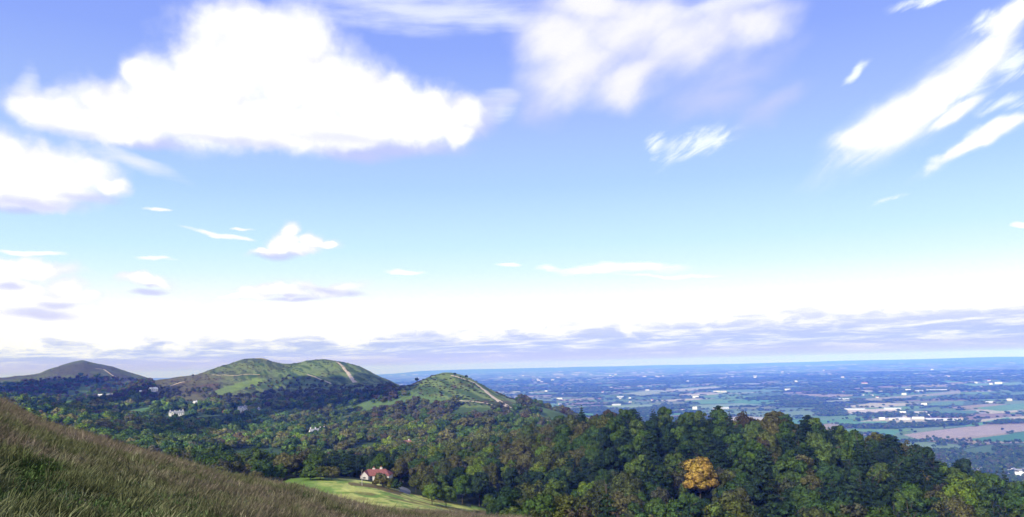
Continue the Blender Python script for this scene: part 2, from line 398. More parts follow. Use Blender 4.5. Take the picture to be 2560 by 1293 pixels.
def hit(X, Y, rmin=80, rmax=41000):
    """ground point seen at photo pixel (X, Y), beyond rmin"""
    a, t = px_ang(X, Y)
    rs = np.exp(np.linspace(math.log(rmin), math.log(rmax), 2500))
    x = math.sin(a) * rs; y = math.cos(a) * rs
    h = hgt(x, y)
    u = np.nonzero(h >= rs * t)[0]
    k = int(u[0]) if len(u) else len(rs) - 1
    return Vector((float(x[k]), float(y[k]), float(h[k])))

TANE = ZG / RG
HORI = np.maximum.accumulate(TANE, axis=1)        # running skyline seen from the camera
def visible(x, y, top, margin=0.004):
    """is the top of something `top` metres tall above the nearer ground (skyline)?"""
    th = np.arctan2(x, y); r = np.hypot(x, y)
    i = np.clip(np.round(np.interp(th, TH, np.arange(NTH))).astype(int), 0, NTH - 1)
    j = np.clip(np.interp(r * 0.985, RR, np.arange(NR)).astype(int), 0, NR - 1)
    return (hgt(x, y) + top) / r > HORI[i, j] - margin

# ---- land cover colours
PX, PY = to_px(np.stack([XG, YG, ZG], -1))
PX = np.where(YG > 0, PX, -9999.0)
def C3(*c): return np.array(c)
def lerp(a, b, t): return a + (b - a) * np.asarray(t)[..., None]
n1 = fbm(XG / 60, YG / 60, 4, 21); n2 = fbm(XG / 12, YG / 12, 4, 22); n3 = fbm(XG / 250, YG / 250, 3, 23)
LC = np.zeros(ZG.shape + (3,)) + C3(0.030, 0.042, 0.016)
LC = lerp(LC, lerp(C3(0.050, 0.085, 0.030) + np.zeros_like(LC), C3(0.10, 0.16, 0.05), sstep(0.45, 0.65, n3)), sstep(620, 800, RG))
LC = lerp(LC, C3(0.060, 0.050, 0.024), sstep(130, 80, RG))
# hills: grass and bracken
hill_top = (in_poly(PX, PY, [(330, 1010), (385, 968), (470, 975), (540, 985), (600, 975), (690, 950), (760, 950), (850, 962), (930, 975), (1030, 972), (1020, 850), (380, 850)]) & (RG > 1900)
            ) | (in_poly(PX, PY, [(960, 985), (1020, 975), (1060, 990), (1130, 998), (1150, 1018), (1210, 1020), (1285, 1026), (1330, 1010), (1330, 960), (1240, 930), (1000, 930)]) & (RG > 1250) & (RG < 1900))
h1_top = (RG > 2900) & (RG < 5000) & in_poly(PX, PY, [(-200, 968), (0, 966), (100, 955), (230, 948), (330, 960), (420, 975), (450, 850), (-200, 850)])
gm = sstep(0.38, 0.50, n1 * 0.5 + n3 * 0.2 + n2 * 0.3)
ns_ = sstep(0.4, 0.6, fbm((XG * 0.8 + YG * 0.6) / 9, (-XG * 0.6 + YG * 0.8) / 45, 3, 24))
gm = np.where((RG > 1900) & (PX > 545), np.maximum(gm, 0.72), gm)
grass = lerp(np.zeros(ZG.shape + (3,)) + C3(0.055, 0.095, 0.030), C3(0.145, 0.195, 0.060), ns_)
brack = lerp(np.zeros(ZG.shape + (3,)) + C3(0.115, 0.070, 0.038), C3(0.085, 0.075, 0.040), n2)
hillc = lerp(grass, brack, 1 - gm)
left2 = np.maximum(sstep(640, 500, PX) * sstep(925, 940, PY), sstep(560, 470, PX)) * sstep(0.30, 0.5, n2 * 0.5 + n1 * 0.5)
hillc2 = lerp(hillc, brack * 1.05, left2 * 0.7)
slope2 = in_poly(PX, PY, [(385, 960), (1010, 960), (1010, 985), (900, 1006), (700, 1012), (385, 1000)]) & (RG > 1700) & (RG < 2900)
LC = np.where((hill_top | slope2)[..., None], hillc2, LC)
LC = np.where(h1_top[..., None], lerp(C3(0.080, 0.080, 0.062) + np.zeros_like(LC), C3(0.10, 0.12, 0.05), sstep(0.45, 0.6, n1)), LC)
strips = [  # bright grass strips and clearings seen between the woods: (polygon, colour, rmin, rmax)
 ([(520, 985), (560, 968), (640, 945), (665, 946), (640, 962), (560, 988)], (0.15, 0.21, 0.05), 1500, 2600),
 ([(100, 1012), (180, 1002), (182, 1018), (105, 1028)], (0.13, 0.24, 0.07), 1500, 4000),
 ([(310, 1028), (380, 1016), (385, 1030), (345, 1044)], (0.10, 0.19, 0.06), 900, 2600),
 ([(395, 1050), (440, 1045), (500, 1048), (480, 1056), (400, 1058)], (0.11, 0.20, 0.06), 900, 2600),
 ([(560, 1050), (600, 1042), (625, 1050), (590, 1060)], (0.13, 0.22, 0.06), 900, 2600),
 ([(672, 1112), (718, 1098), (720, 1106), (675, 1122)], (0.12, 0.26, 0.06), 600, 2000),
 ([(940, 1048), (985, 1042), (995, 1056), (950, 1062)], (0.08, 0.24, 0.07), 700, 2000),
 ([(560, 1085), (640, 1070), (680, 1072), (600, 1092)], (0.11, 0.19, 0.05), 600, 2000),
 ([(690, 1075), (720, 1072), (715, 1082), (692, 1084)], (0.10, 0.20, 0.06), 600, 2000),
 ([(1355, 1045), (1400, 1048), (1398, 1054), (1360, 1054)], (0.10, 0.20, 0.08), 600, 2000),
]
clear_mask = np.zeros(ZG.shape, bool)
for poly, c, r0, r1 in strips:
    m_ = in_poly(PX, PY, poly) & (RG > r0) & (RG < r1)
    clear_mask |= m_
    LC = np.where(m_[..., None], lerp(C3(*c) * 0.85 + np.zeros_like(LC), C3(*c) * 1.15, n2), LC)
# meadow on the knoll
MEADOW = [(725, 1196), (800, 1194), (880, 1199), (940, 1207), (1010, 1228), (1080, 1248), (1140, 1262), (1215, 1272), (1235, 1285), (1250, 1330), (600, 1330), (650, 1225)]
def in_meadow(X, Y, R): return in_poly(X, Y, MEADOW) & (R > 230) & (R < 440)
mm = in_meadow(PX, PY, RG)
st = fbm(XG / 9, YG / 3.2, 4, 31); st2 = fbm(XG / 28, YG / 20, 3, 32)
mead = lerp(C3(0.150, 0.250, 0.045) + np.zeros_like(LC), C3(0.44, 0.46, 0.13), sstep(0.36, 0.50, st) * sstep(780, 860, PX + (st2 - 0.5) * 120))
mead = lerp(mead, C3(0.15, 0.115, 0.045), sstep(0.54, 0.66, fbm(XG / 14, YG / 7, 3, 33)) * sstep(840, 930, PX) * 0.8)
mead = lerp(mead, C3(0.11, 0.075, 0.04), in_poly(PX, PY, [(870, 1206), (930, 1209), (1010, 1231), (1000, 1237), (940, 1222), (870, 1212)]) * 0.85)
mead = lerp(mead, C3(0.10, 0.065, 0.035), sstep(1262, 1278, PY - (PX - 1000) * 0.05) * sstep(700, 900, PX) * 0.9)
LC = np.where(mm[..., None], mead, LC)
# plain: a quilt of fields
W_ = 300.0
def voro(x, y, seed=5):
    """field id and distance to the field's edge, jittered and rotated grid cells"""
    a = 0.5
    u = (x * math.cos(a) + y * math.sin(a)) / (W_ * 1.5) + (fbm(x / 900, y / 900, 2, 51) - 0.5) * 0.9
    v = (-x * math.sin(a) + y * math.cos(a)) / W_ + (fbm(x / 900, y / 900, 2, 52) - 0.5) * 0.9
    ui = np.floor(u); vi = np.floor(v)
    b1 = np.full(np.shape(x), 9.0); b2 = np.full(np.shape(x), 9.0); idv = np.zeros(np.shape(x))
    for du in (-1, 0, 1):
        for dv in (-1, 0, 1):
            cu = ui + du; cv = vi + dv
            pu = cu + 0.15 + 0.7 * _hash(cu, cv, seed); pv = cv + 0.15 + 0.7 * _hash(cu, cv, seed + 1)
            d = np.maximum(np.abs(u - pu), np.abs(v - pv)) * 0.75 + 0.25 * np.hypot(u - pu, v - pv)
            nid = _hash(cu, cv, seed + 2)
            cl = d < b1
            b2 = np.where(cl, b1, np.minimum(b2, d)); idv = np.where(cl, nid, idv); b1 = np.where(cl, d, b1)
    return idv, (b2 - b1) * W_ * 0.5
pm = (ZG < -250) & (RG > 1500)
xs = XG[pm]; ys = YG[pm]; rs_ = RG[pm]
fid, fed = voro(xs, ys)
pal = np.array([(0.085, 0.150, 0.045), (0.11, 0.20, 0.06), (0.07, 0.12, 0.04), (0.24, 0.20, 0.13), (0.10, 0.17, 0.05), (0.20, 0.15, 0.11), (0.15, 0.17, 0.07), (0.08, 0.19, 0.06), (0.34, 0.31, 0.22), (0.07, 0.11, 0.04), (0.10, 0.16, 0.06), (0.13, 0.19, 0.08)])
fc = pal[(fid * 11.99).astype(int)] * 1.25
dk = C3(0.022, 0.034, 0.018)
edge_w = np.maximum(9.0, rs_ * 0.0020)
fc = lerp(fc, dk, np.clip(1 - (fed / edge_w), 0, 1))
wood = sstep(0.57, 0.61, fbm(xs / 700, ys / 420, 4, 61))
fc = lerp(fc, dk, wood * 0.9)
town = sstep(0.60, 0.70, fbm(xs / 1500, ys / 1500, 3, 62)) * sstep(0.5, 0.75, vnoise(xs / (rs_ * 0.004 + 10), ys / (rs_ * 0.010 + 10), 63))
fc = lerp(fc, C3(0.55, 0.50, 0.46), town * 0.55 * sstep(8000, 14000, rs_))
LC[pm] = fc
FIELDS = [
 ([(2258, 1087), (2330, 1077), (2420, 1067), (2560, 1061), (2600, 1060), (2600, 1074), (2560, 1078), (2470, 1088), (2400, 1094), (2290, 1097)], (0.34, 0.28, 0.235)),
 ([(2420, 1098), (2560, 1081), (2600, 1078), (2600, 1106), (2440, 1103)], (0.070, 0.19, 0.085)),
 ([(2165, 1077), (2258, 1075), (2235, 1087), (2185, 1086)], (0.10, 0.25, 0.11)),
 ([(2230, 1095), (2330, 1098), (2325, 1103), (2240, 1103)], (0.10, 0.24, 0.10)),
 ([(2065, 1056), (2215, 1053), (2225, 1062), (2120, 1065)], (0.12, 0.27, 0.10)),
 ([(2030, 1044), (2110, 1042), (2100, 1049), (2035, 1051)], (0.13, 0.22, 0.10)),
 ([(2400, 1066), (2520, 1043), (2530, 1047), (2450, 1064)], (0.13, 0.29, 0.12)),
 ([(2260, 1072), (2400, 1066), (2300, 1080)], (0.17, 0.24, 0.13)),
 ([(2430, 1020), (2560, 1008), (2600, 1008), (2600, 1022), (2500, 1028)], (0.13, 0.26, 0.12)),
 ([(2330, 1006), (2410, 1003), (2408, 1012), (2320, 1014)], (0.12, 0.23, 0.11)),
 ([(2340, 1028), (2440, 1026), (2450, 1034), (2350, 1036)], (0.10, 0.20, 0.09)),
 ([(2118, 1023), (2245, 1022), (2240, 1030), (2125, 1034)], (0.50, 0.44, 0.38)),
 ([(2060, 1002), (2130, 1000), (2125, 1006), (2065, 1008)], (0.30, 0.34, 0.22)),
 ([(2440, 1182), (2560, 1190), (2560, 1196), (2450, 1192)], (0.12, 0.23, 0.10)),
 ([(2150, 998), (2330, 984), (2400, 976), (2400, 984), (2250, 996), (2180, 1004)], (0.28, 0.27, 0.18)),
 ([(1640, 976), (1790, 966), (1800, 972), (1700, 978)], (0.34, 0.34, 0.26)),
 ([(1560, 984), (1640, 974), (1680, 980), (1600, 990)], (0.26, 0.30, 0.2)),
 ([(1750, 1004), (1830, 1002), (1820, 1008), (1745, 1010)], (0.12, 0.26, 0.12)),
 ([(1500, 1016), (1640, 1012), (1630, 1020), (1520, 1022)], (0.22, 0.30, 0.16)),
 ([(1690, 1016), (1850, 1008), (1900, 1012), (1780, 1022)], (0.20, 0.28, 0.15)),
 ([(1760, 978), (1940, 974), (1990, 978), (1800, 984)], (0.14, 0.24, 0.12)),
 ([(2400, 962), (2560, 955), (2560, 962), (2430, 968)], (0.16, 0.27, 0.12)),
]
fmask = np.zeros(ZG.shape, bool)
for poly, c in FIELDS:
    m_ = in_poly(PX, PY, poly) & (RG > 1500) & (ZG < -200)
    fmask |= m_
    LC = np.where(m_[..., None], lerp(C3(*c) * 0.9 + np.zeros_like(LC), C3(*c) * 1.1, n1), LC)

def mesh_from(name, verts, faces_flat, starts=None, nper=4, smooth=False):
    me = bpy.data.meshes.new(name)
    verts = np.asarray(verts, np.float32)
    faces_flat = np.asarray(faces_flat, np.int32).ravel()
    me.vertices.add(len(verts)); me.vertices.foreach_set('co', verts.ravel())
    me.loops.add(len(faces_flat)); me.loops.foreach_set('vertex_index', faces_flat)
    nf = len(faces_flat) // nper
    me.polygons.add(nf)
    me.polygons.foreach_set('loop_start', np.arange(nf, dtype=np.int32) * nper)
    me.polygons.foreach_set('use_smooth', np.full(nf, smooth, bool))
    me.update(calc_edges=True)
    return me

def tag(o, label=None, cat=None, group=None, kind=None):
    if label: o['label'] = label
    if cat: o['category'] = cat
    if group: o['group'] = group
    if kind: o['kind'] = kind
    return o

def link(name, me, mats=(), parent=None, loc=None):
    o = bpy.data.objects.new(name, me)
    if me is not None and me.materials is not None and not len(me.materials):
        for m_ in (mats if isinstance(mats, (list, tuple)) else [mats]): me.materials.append(m_)
    COL.objects.link(o)
    if parent: o.parent = parent
    if loc is not None: o.location = loc
    return o

def new_mat(name, rough=0.9, spec=0.1):
    m_ = bpy.data.materials.new(name); m_.use_nodes = True
    b = m_.node_tree.nodes['Principled BSDF']
    b.inputs['Roughness'].default_value = rough
    b.inputs['Specular IOR Level'].default_value = spec
    return m_, G(m_.node_tree), b

# ---- terrain meshes: near hillside, knoll and valley, and the plain, one sheet split by distance
ground_m, gg, gb = new_mat('land')
at = gg.n('ShaderNodeAttribute', attribute_name='land').outputs['Color']
pos = gg.n('ShaderNodeNewGeometry').outputs['Position']
nA = gg.noise(pos, 0.9, 5, 0.65); nB = gg.noise(pos, 0.06, 5, 0.6)
v_ = gg.m('MULTIPLY', gg.rng(nA, 0.25, 0.75, 0.72, 1.28, False), gg.rng(nB, 0.3, 0.7, 0.80, 1.20, False))
gg.put(gb.inputs['Base Color'], gg.vm('SCALE', at, v_))
bp = gg.n('ShaderNodeBump'); bp.inputs['Strength'].default_value = 0.8; bp.inputs['Distance'].default_value = 1.2
gg.put(bp.inputs['Height'], gg.noise(pos, 0.25, 6, 0.65)); gg.put(gb.inputs['Normal'], bp.outputs[0])

def grid_obj(name, i0, i1, label=None):
    """rows i0..i1 of the polar grid"""
    n = i1 - i0 + 1
    V = np.stack([XG[:, i0:i1 + 1], YG[:, i0:i1 + 1], ZG[:, i0:i1 + 1]], -1).reshape(-1, 3)
    a = np.arange(NTH - 1)[:, None] * n + np.arange(n - 1)[None]
    Fq = np.stack([a, a + n, a + n + 1, a + 1], -1).reshape(-1, 4)[:, ::-1]
    me = mesh_from(name, V, Fq, smooth=True)
    ca = me.attributes.new('land', 'FLOAT_COLOR', 'POINT')
    c4 = np.ones((len(V), 4), np.float32); c4[:, :3] = LC[:, i0:i1 + 1].reshape(-1, 3)
    ca.data.foreach_set('color', c4.ravel())
    o = link(name, me, ground_m)
    tag(o, label, None, None, 'structure')
    return o
iA = int(np.searchsorted(RR, 130)); iB = int(np.searchsorted(RR, 1500)); 
ground = grid_obj('hillside', 0, iA)
terrain = grid_obj('terrain', iA, iB)
hills = grid_obj('hills', iB, NR - 1)
# the patch under the camera
me = bpy.data.meshes.new('ground'); bm = bmesh.new()
ring = [bm.verts.new((XG[j, 0], YG[j, 0], ZG[j, 0])) for j in range(0, NTH - 1, 8)]
bm.faces.new(ring[::-1]); bm.to_mesh(me); bm.free()
ca = me.attributes.new('land', 'FLOAT_COLOR', 'POINT')
ca.data.foreach_set('color', np.tile(np.array([0.06, 0.05, 0.024, 1], np.float32), len(me.vertices)))
tag(link('ground', me, ground_m), None, None, None, 'structure')

# ------------------------------------------------------------------ haze
hm = bpy.data.materials.new('haze'); hm.use_nodes = True
hn = hm.node_tree; hn.nodes.clear()
pv = hn.nodes.new('ShaderNodeVolumePrincipled'); out = hn.nodes.new('ShaderNodeOutputMaterial')
pv.inputs['Color'].default_value = (0.075, 0.185, 1.0, 1)
pv.inputs['Absorption Color'].default_value = (1, 1, 1, 1)
pv.inputs['Density'].default_value = 9.0e-5
pv.inputs['Anisotropy'].default_value = -0.38
hn.links.new(pv.outputs[0], out.inputs['Volume'])
bm = bmesh.new(); bmesh.ops.create_cube(bm, size=1.0)
me = bpy.data.meshes.new('haze'); bm.to_mesh(me); bm.free()
hz = link('haze', me, hm)
hz.scale = (90000, 90000, 480); hz.location = (0, 0, -360 + 240)
tag(hz, None, None, None, 'stuff')

# ------------------------------------------------------------------ vegetation meshes
def quads_from(cent, nrm, size, asp=1.0, droop=None):
    """cent (n,3), nrm (n,3) face normals, size (n,) half size -> verts, faces"""
    n = len(cent)
    nrm = nrm / (np.linalg.norm(nrm, axis=1, keepdims=True) + 1e-9)
    rv = rng.normal(size=(n, 3))
    a = np.cross(nrm, rv); a /= np.linalg.norm(a, axis=1, keepdims=True) + 1e-9
    b = np.cross(nrm, a)
    s = np.asarray(size)[:, None]
    V = np.stack([cent - a * s - b * s * asp * 0.6, cent + a * s * 0.8 - b * s * asp, cent + a * s + b * s * asp * 0.7, cent - a * s * 0.7 + b * s * asp], 1).reshape(-1, 3)
    Fq = np.arange(n * 4).reshape(n, 4)
    return V, Fq

def ico(sub=1):
    bm_ = bmesh.new(); bmesh.ops.create_icosphere(bm_, subdivisions=sub, radius=1.0)
    V = np.array([v.co[:] for v in bm_.verts]); T = np.array([[v.index for v in f.verts] for f in bm_.faces]); bm_.free()
    return V, T
ICO1 = ico(1); ICO2 = ico(2)

def crown_mesh(name, lobes, n, qs, core=0.80, jit=0.55, mat=None):
    """leaf clumps over a set of lobes (cx,cy,cz,rx,rz); inner dark side kept solid by low cores"""
    L = np.array(lobes, float)
    area = L[:, 3] ** 2
    pick = rng.choice(len(L), size=int(n * 2.4), p=area / area.sum())
    d = rng.normal(size=(len(pick), 3)); d /= np.linalg.norm(d, axis=1, keepdims=True)
    d[:, 2] = np.where(d[:, 2] < -0.5, -d[:, 2], d[:, 2])
    rad = np.stack([L[pick, 3], L[pick, 3], L[pick, 4]], 1)
    k = (rng.uniform(0.80, 1.0, len(pick)) + 0.28 * rng.uniform(0, 1, len(pick)) ** 2)[:, None]
    P = L[pick, :3] + d * rad * k
    inside = np.zeros(len(P), bool)
    for c in L:
        q = (P - c[:3]) / np.array([c[3], c[3], c[4]])
        inside |= (np.linalg.norm(q, axis=1) < 0.80)
    P = P[~inside][:n]; dd = d[~inside][:n]; pk = pick[~inside][:n]
    nr = dd / rad[~inside][:n]; nr /= np.linalg.norm(nr, axis=1, keepdims=True)
    sz = rng.uniform(0.6, 1.25, len(P)) * qs
    V, Fq = quads_from(P, nr + rng.normal(size=P.shape) * jit, sz)
    cc = L[:, :3].mean(0)
    on = P - cc; on /= np.linalg.norm(on, axis=1, keepdims=True)
    N = nr * 0.75 + on * 0.35 + rng.normal(size=P.shape) * 0.28; N /= np.linalg.norm(N, axis=1, keepdims=True)
    NV = np.repeat(N, 4, axis=0)
    # cores as quads are triangles repeated: build as tris in a second mesh part
    cv, ct = ICO1
    VV = [V]; FF = [Fq]; NN = [NV]; base = len(V)
    tri_f = []
    for c in L:
        w = cv * (1 + rng.normal(size=(len(cv), 1)) * 0.06)
        VV.append(w * np.array([c[3], c[3], c[4]]) * core + c[:3]); NN.append(cv)
        tri_f.append(ct + base); base += len(cv)
    VV = np.concatenate(VV); NN = np.concatenate(NN)
    tri = np.concatenate(tri_f) if tri_f else np.zeros((0, 3), int)
    me_ = bpy.data.meshes.new(name)
    loops = np.concatenate([Fq.ravel(), tri.ravel()]).astype(np.int32)
    ls = np.concatenate([np.arange(len(Fq)) * 4, len(Fq) * 4 + np.arange(len(tri)) * 3]).astype(np.int32)
    me_.vertices.add(len(VV)); me_.vertices.foreach_set('co', VV.astype(np.float32).ravel())
    me_.loops.add(len(loops)); me_.loops.foreach_set('vertex_index', loops)
    me_.polygons.add(len(ls)); me_.polygons.foreach_set('loop_start', ls)
    me_.polygons.foreach_set('use_smooth', np.ones(len(ls), bool))
    me_.update(calc_edges=True)
    me_.normals_split_custom_set_from_vertices(NN.astype(np.float32).tolist())
    if mat: me_.materials.append(mat)
    return me_

def broad_lobes(H=13.0, R=5.5, base=0.22, nl=17, seed=0, flat=0.8, irr=0.25):
    r_ = np.random.default_rng(seed); ex, ey = r_.uniform(0.8, 1.2), r_.uniform(0.8, 1.2); ox, oy = r_.uniform(-.12, .12, 2) * R
    out_ = []
    zc = H * (base + (1 - base) * 0.52); rz = H * (1 - base) * 0.5
    for i in range(nl):
        # fibonacci dome, jittered
        t = (i + 0.5) / nl
        ph = i * 2.399963 + r_.uniform(-0.4, 0.4)
        cz = 1 - 1.55 * t
        s = math.sqrt(max(0, 1 - cz * cz))
        rr_ = r_.uniform(0.20, 0.42) * R
        k = 1 - 0.40 + r_.uniform(-irr, irr) * 0.6
        out_.append((math.cos(ph) * s * R * k * ex + ox * cz, math.sin(ph) * s * R * k * ey + oy * cz, zc + cz * rz * k * r_.uniform(0.85, 1.2), rr_, rr_ * flat * r_.uniform(0.8, 1.1)))
    out_.append((0, 0, zc, R * 0.52, rz * 0.62))
    return out_

def tier_lobes(H=15.0, R=5.0, nl=26, seed=0, cone=0.75):
    """layered pine / cedar: flat plates of foliage"""
    r_ = np.random.default_rng(seed); out_ = []
    for i in range(nl):
        t = (i + 0.5) / nl
        z = H * (0.16 + 0.82 * t)
        rad = R * (1 - cone * t) * r_.uniform(0.45, 0.85)
        ph = i * 2.399963 + r_.uniform(-0.5, 0.5)
        pr = R * (1 - cone * t) * r_.uniform(0.42, 0.60)
        out_.append((math.cos(ph) * rad, math.sin(ph) * rad, z, pr, pr * r_.uniform(0.30, 0.42)))
    out_.append((0, 0, H * 0.5, R * 0.34, H * 0.36)); out_.append((0, 0, H * 0.95, R * 0.22, H * 0.06))
    return out_

def spruce_lobes(H=19.0, R=3.8, levels=12, seed=0):
    r_ = np.random.default_rng(seed); out_ = []
    for k in range(levels):
        t = k / (levels - 1)
        z = H * (0.10 + 0.86 * t); rad = R * (1 - t) ** 0.85 + 0.25
        nb_ = max(1, int(6 * (1 - t) + 1))
        for i in range(nb_):
            ph = i * 2 * PI / nb_ + r_.uniform(-0.5, 0.5) + k
            out_.append((math.cos(ph) * rad * 0.55, math.sin(ph) * rad * 0.55, z - rad * 0.12, rad * 0.48, rad * 0.20 + 0.15))
    out_.append((0, 0, H * 0.42, R * 0.30, H * 0.36))
    return out_

def leaf_material(name, inst):
    m_, q, b = new_mat(name, 0.75, 0.12)
    if inst: tint = q.n('ShaderNodeAttribute', attribute_name='tint', attribute_type='INSTANCER').outputs['Color']
    else: tint = q.n('ShaderNodeObjectInfo').outputs['Color']
    geo = q.n('ShaderNodeNewGeometry')
    isl = geo.outputs['Random Per Island']
    pos_ = geo.outputs['Position']
    k = q.m('MULTIPLY', q.rng(isl, 0, 1, 0.45, 1.60, False), q.rng(q.noise(pos_, 0.45, 3, 0.6), 0.3, 0.7, 0.62, 1.35, False))
    c = q.vm('SCALE', tint, k)
    hsv = q.n('ShaderNodeHueSaturation')
    hsv.inputs['Hue'].default_value = 0.5
    q.put(hsv.inputs['Hue'], q.rng(q.noise(pos_, 0.22, 2, 0.5), 0.3, 0.7, 0.485, 0.515, False))
    q.put(hsv.inputs['Color'], c)
    q.put(b.inputs['Base Color'], hsv.outputs[0])
    tr = q.n('ShaderNodeBsdfTranslucent'); q.put(tr.inputs[0], hsv.outputs[0])
    mx = q.n('ShaderNodeMixShader'); mx.inputs[0].default_value = 0.18
    q.nt.links.new(b.outputs[0], mx.inputs[1]); q.nt.links.new(tr.outputs[0], mx.inputs[2])
    q.nt.links.new(mx.outputs[0], q.nt.nodes['Material Output'].inputs[0])
    return m_
LEAF_O = leaf_material('leaves', False); LEAF_I = leaf_material('leaves_scattered', True)
bark_m, q, b = new_mat('bark', 0.9)
q.put(b.inputs['Base Color'], q.ramp(q.noise(q.n('ShaderNodeNewGeometry').outputs['Position'], 3.0, 5, 0.6), [(0.3, (0.05, 0.038, 0.028)), (0.7, (0.12, 0.10, 0.08))]))
pale_m, q, b = new_mat('pale_bark', 0.8)
q.put(b.inputs['Base Color'], q.ramp(q.noise(q.n('ShaderNodeNewGeometry').outputs['Position'], 2.0, 5, 0.7), [(0.35, (0.22, 0.20, 0.18)), (0.6, (0.50, 0.48, 0.44))]))

def tube(V, Fc, p0, p1, r0, r1, n=7):
    p0 = np.array(p0, float); p1 = np.array(p1, float)
    d = p1 - p0; d /= np.linalg.norm(d) + 1e-9
    a = np.cross(d, [0.3, 0.9, 0.2]); a /= np.linalg.norm(a); b_ = np.cross(d, a)
    o = len(V)
    for p, r in ((p0, r0), (p1, r1)):
        for k in range(n):
            t = 2 * PI * k / n
            V.append(p + (a * math.cos(t) + b_ * math.sin(t)) * r)
    for k in range(n):
        Fc.append((o + k, o + (k + 1) % n, o + n + (k + 1) % n, o + n + k))

def trunk_mesh(name, H, R, seed, mat, limbs=7, r0=0.32, lean=0.4):
    r_ = np.random.default_rng(seed)
    V = []; Fc = []
    pts = [np.array([0, 0, -1.0])]
    for i in range(1, 6):
        pts.append(np.array([r_.uniform(-lean, lean) * i / 5, r_.uniform(-lean, lean) * i / 5, H * 0.92 * i / 5]))
    for i in range(5):
        tube(V, Fc, pts[i], pts[i + 1], r0 * (1 - 0.17 * i), r0 * (1 - 0.17 * (i + 1)))
    for k in range(limbs):
        z = H * r_.uniform(0.3, 0.8); ph = r_.uniform(0, 2 * PI); i = z / (H * 0.92) * 5
        j = min(4, int(i)); p = pts[j] + (pts[j + 1] - pts[j]) * (i - j)
        q_ = p + np.array([math.cos(ph) * R * 0.65, math.sin(ph) * R * 0.65, H * 0.16])
        tube(V, Fc, p, q_, r0 * 0.4, r0 * 0.1, 5)
    me_ = mesh_from(name, V, Fc, smooth=True); me_.materials.append(mat)
    return me_

KINDS = {}   # kind -> list of (crown mesh, trunk mesh, height, radius)
def add_kind(kind, lobes_fn, n, qs, H, R, count, core=0.8, r0=0.32, seed0=0, jit=0.55):
    KINDS[kind] = []
    for i in range(count):
        lb = lobes_fn(seed0 + i)
        KINDS[kind].append((crown_mesh('crown', lb, n, qs, core, jit, LEAF_O), trunk_mesh('trunk', H, R, seed0 + i, bark_m, r0=r0), H, R))
add_kind('broad', lambda s: broad_lobes(14, 6.0, 0.10, 26 + s % 7, s, 0.9, 0.45), 5000, 0.27, 14, 6.0, 8, seed0=100)
add_kind('tall', lambda s: broad_lobes(17, 4.8, 0.08, 28, s, 1.0, 0.5), 4600, 0.26, 17, 4.8, 5, seed0=200)
add_kind('pine', lambda s: tier_lobes(15, 5.6, 30, s, 0.62), 4200, 0.24, 15, 5.6, 4, core=0.7, seed0=300)
add_kind('spruce', lambda s: spruce_lobes(19, 4.2, 13, s), 4000, 0.22, 19, 4.2, 3, core=0.72, seed0=400)
add_kind('thin', lambda s: broad_lobes(14, 4.8, 0.12, 24, s, 1.0, 0.6), 2400, 0.22, 14, 4.8, 3, core=0.45, r0=0.24, seed0=500, jit=0.9)
add_kind('bush', lambda s: broad_lobes(5, 4.0, 0.0, 12, s, 0.75, 0.5), 1500, 0.22, 5, 4.0, 3, r0=0.12, seed0=600)

# far versions (coarser, for the scattered masses)
FAR = []
def far_mesh(lb, n, qs, core=0.85):
    return crown_mesh('far_crown', lb, n, qs, core, 0.6, LEAF_I)
farcol = bpy.data.collections.new('far_sources')
def add_far(nm, me_):
    o = bpy.data.objects.new(nm, me_); farcol.objects.link(o)
for i in range(4): add_far('f%02d' % i, far_mesh(broad_lobes(12, 5.4, 0.02, 14, 700 + i, 0.95, 0.4), 1100, 0.42))
for i in range(2): add_far('f%02d' % (4 + i), far_mesh(tier_lobes(14, 4.8, 16, 720 + i, 0.8), 700, 0.45, 0.75))
for i in range(2): add_far('f%02d' % (6 + i), far_mesh(broad_lobes(5, 3.8, 0.0, 8, 740 + i, 0.8, 0.5), 300, 0.45))
for i in range(2): add_far('f%02d' % (8 + i), far_mesh(broad_lobes(10, 6, 0.0, 7, 760 + i, 0.8, 0.5), 130, 1.2))

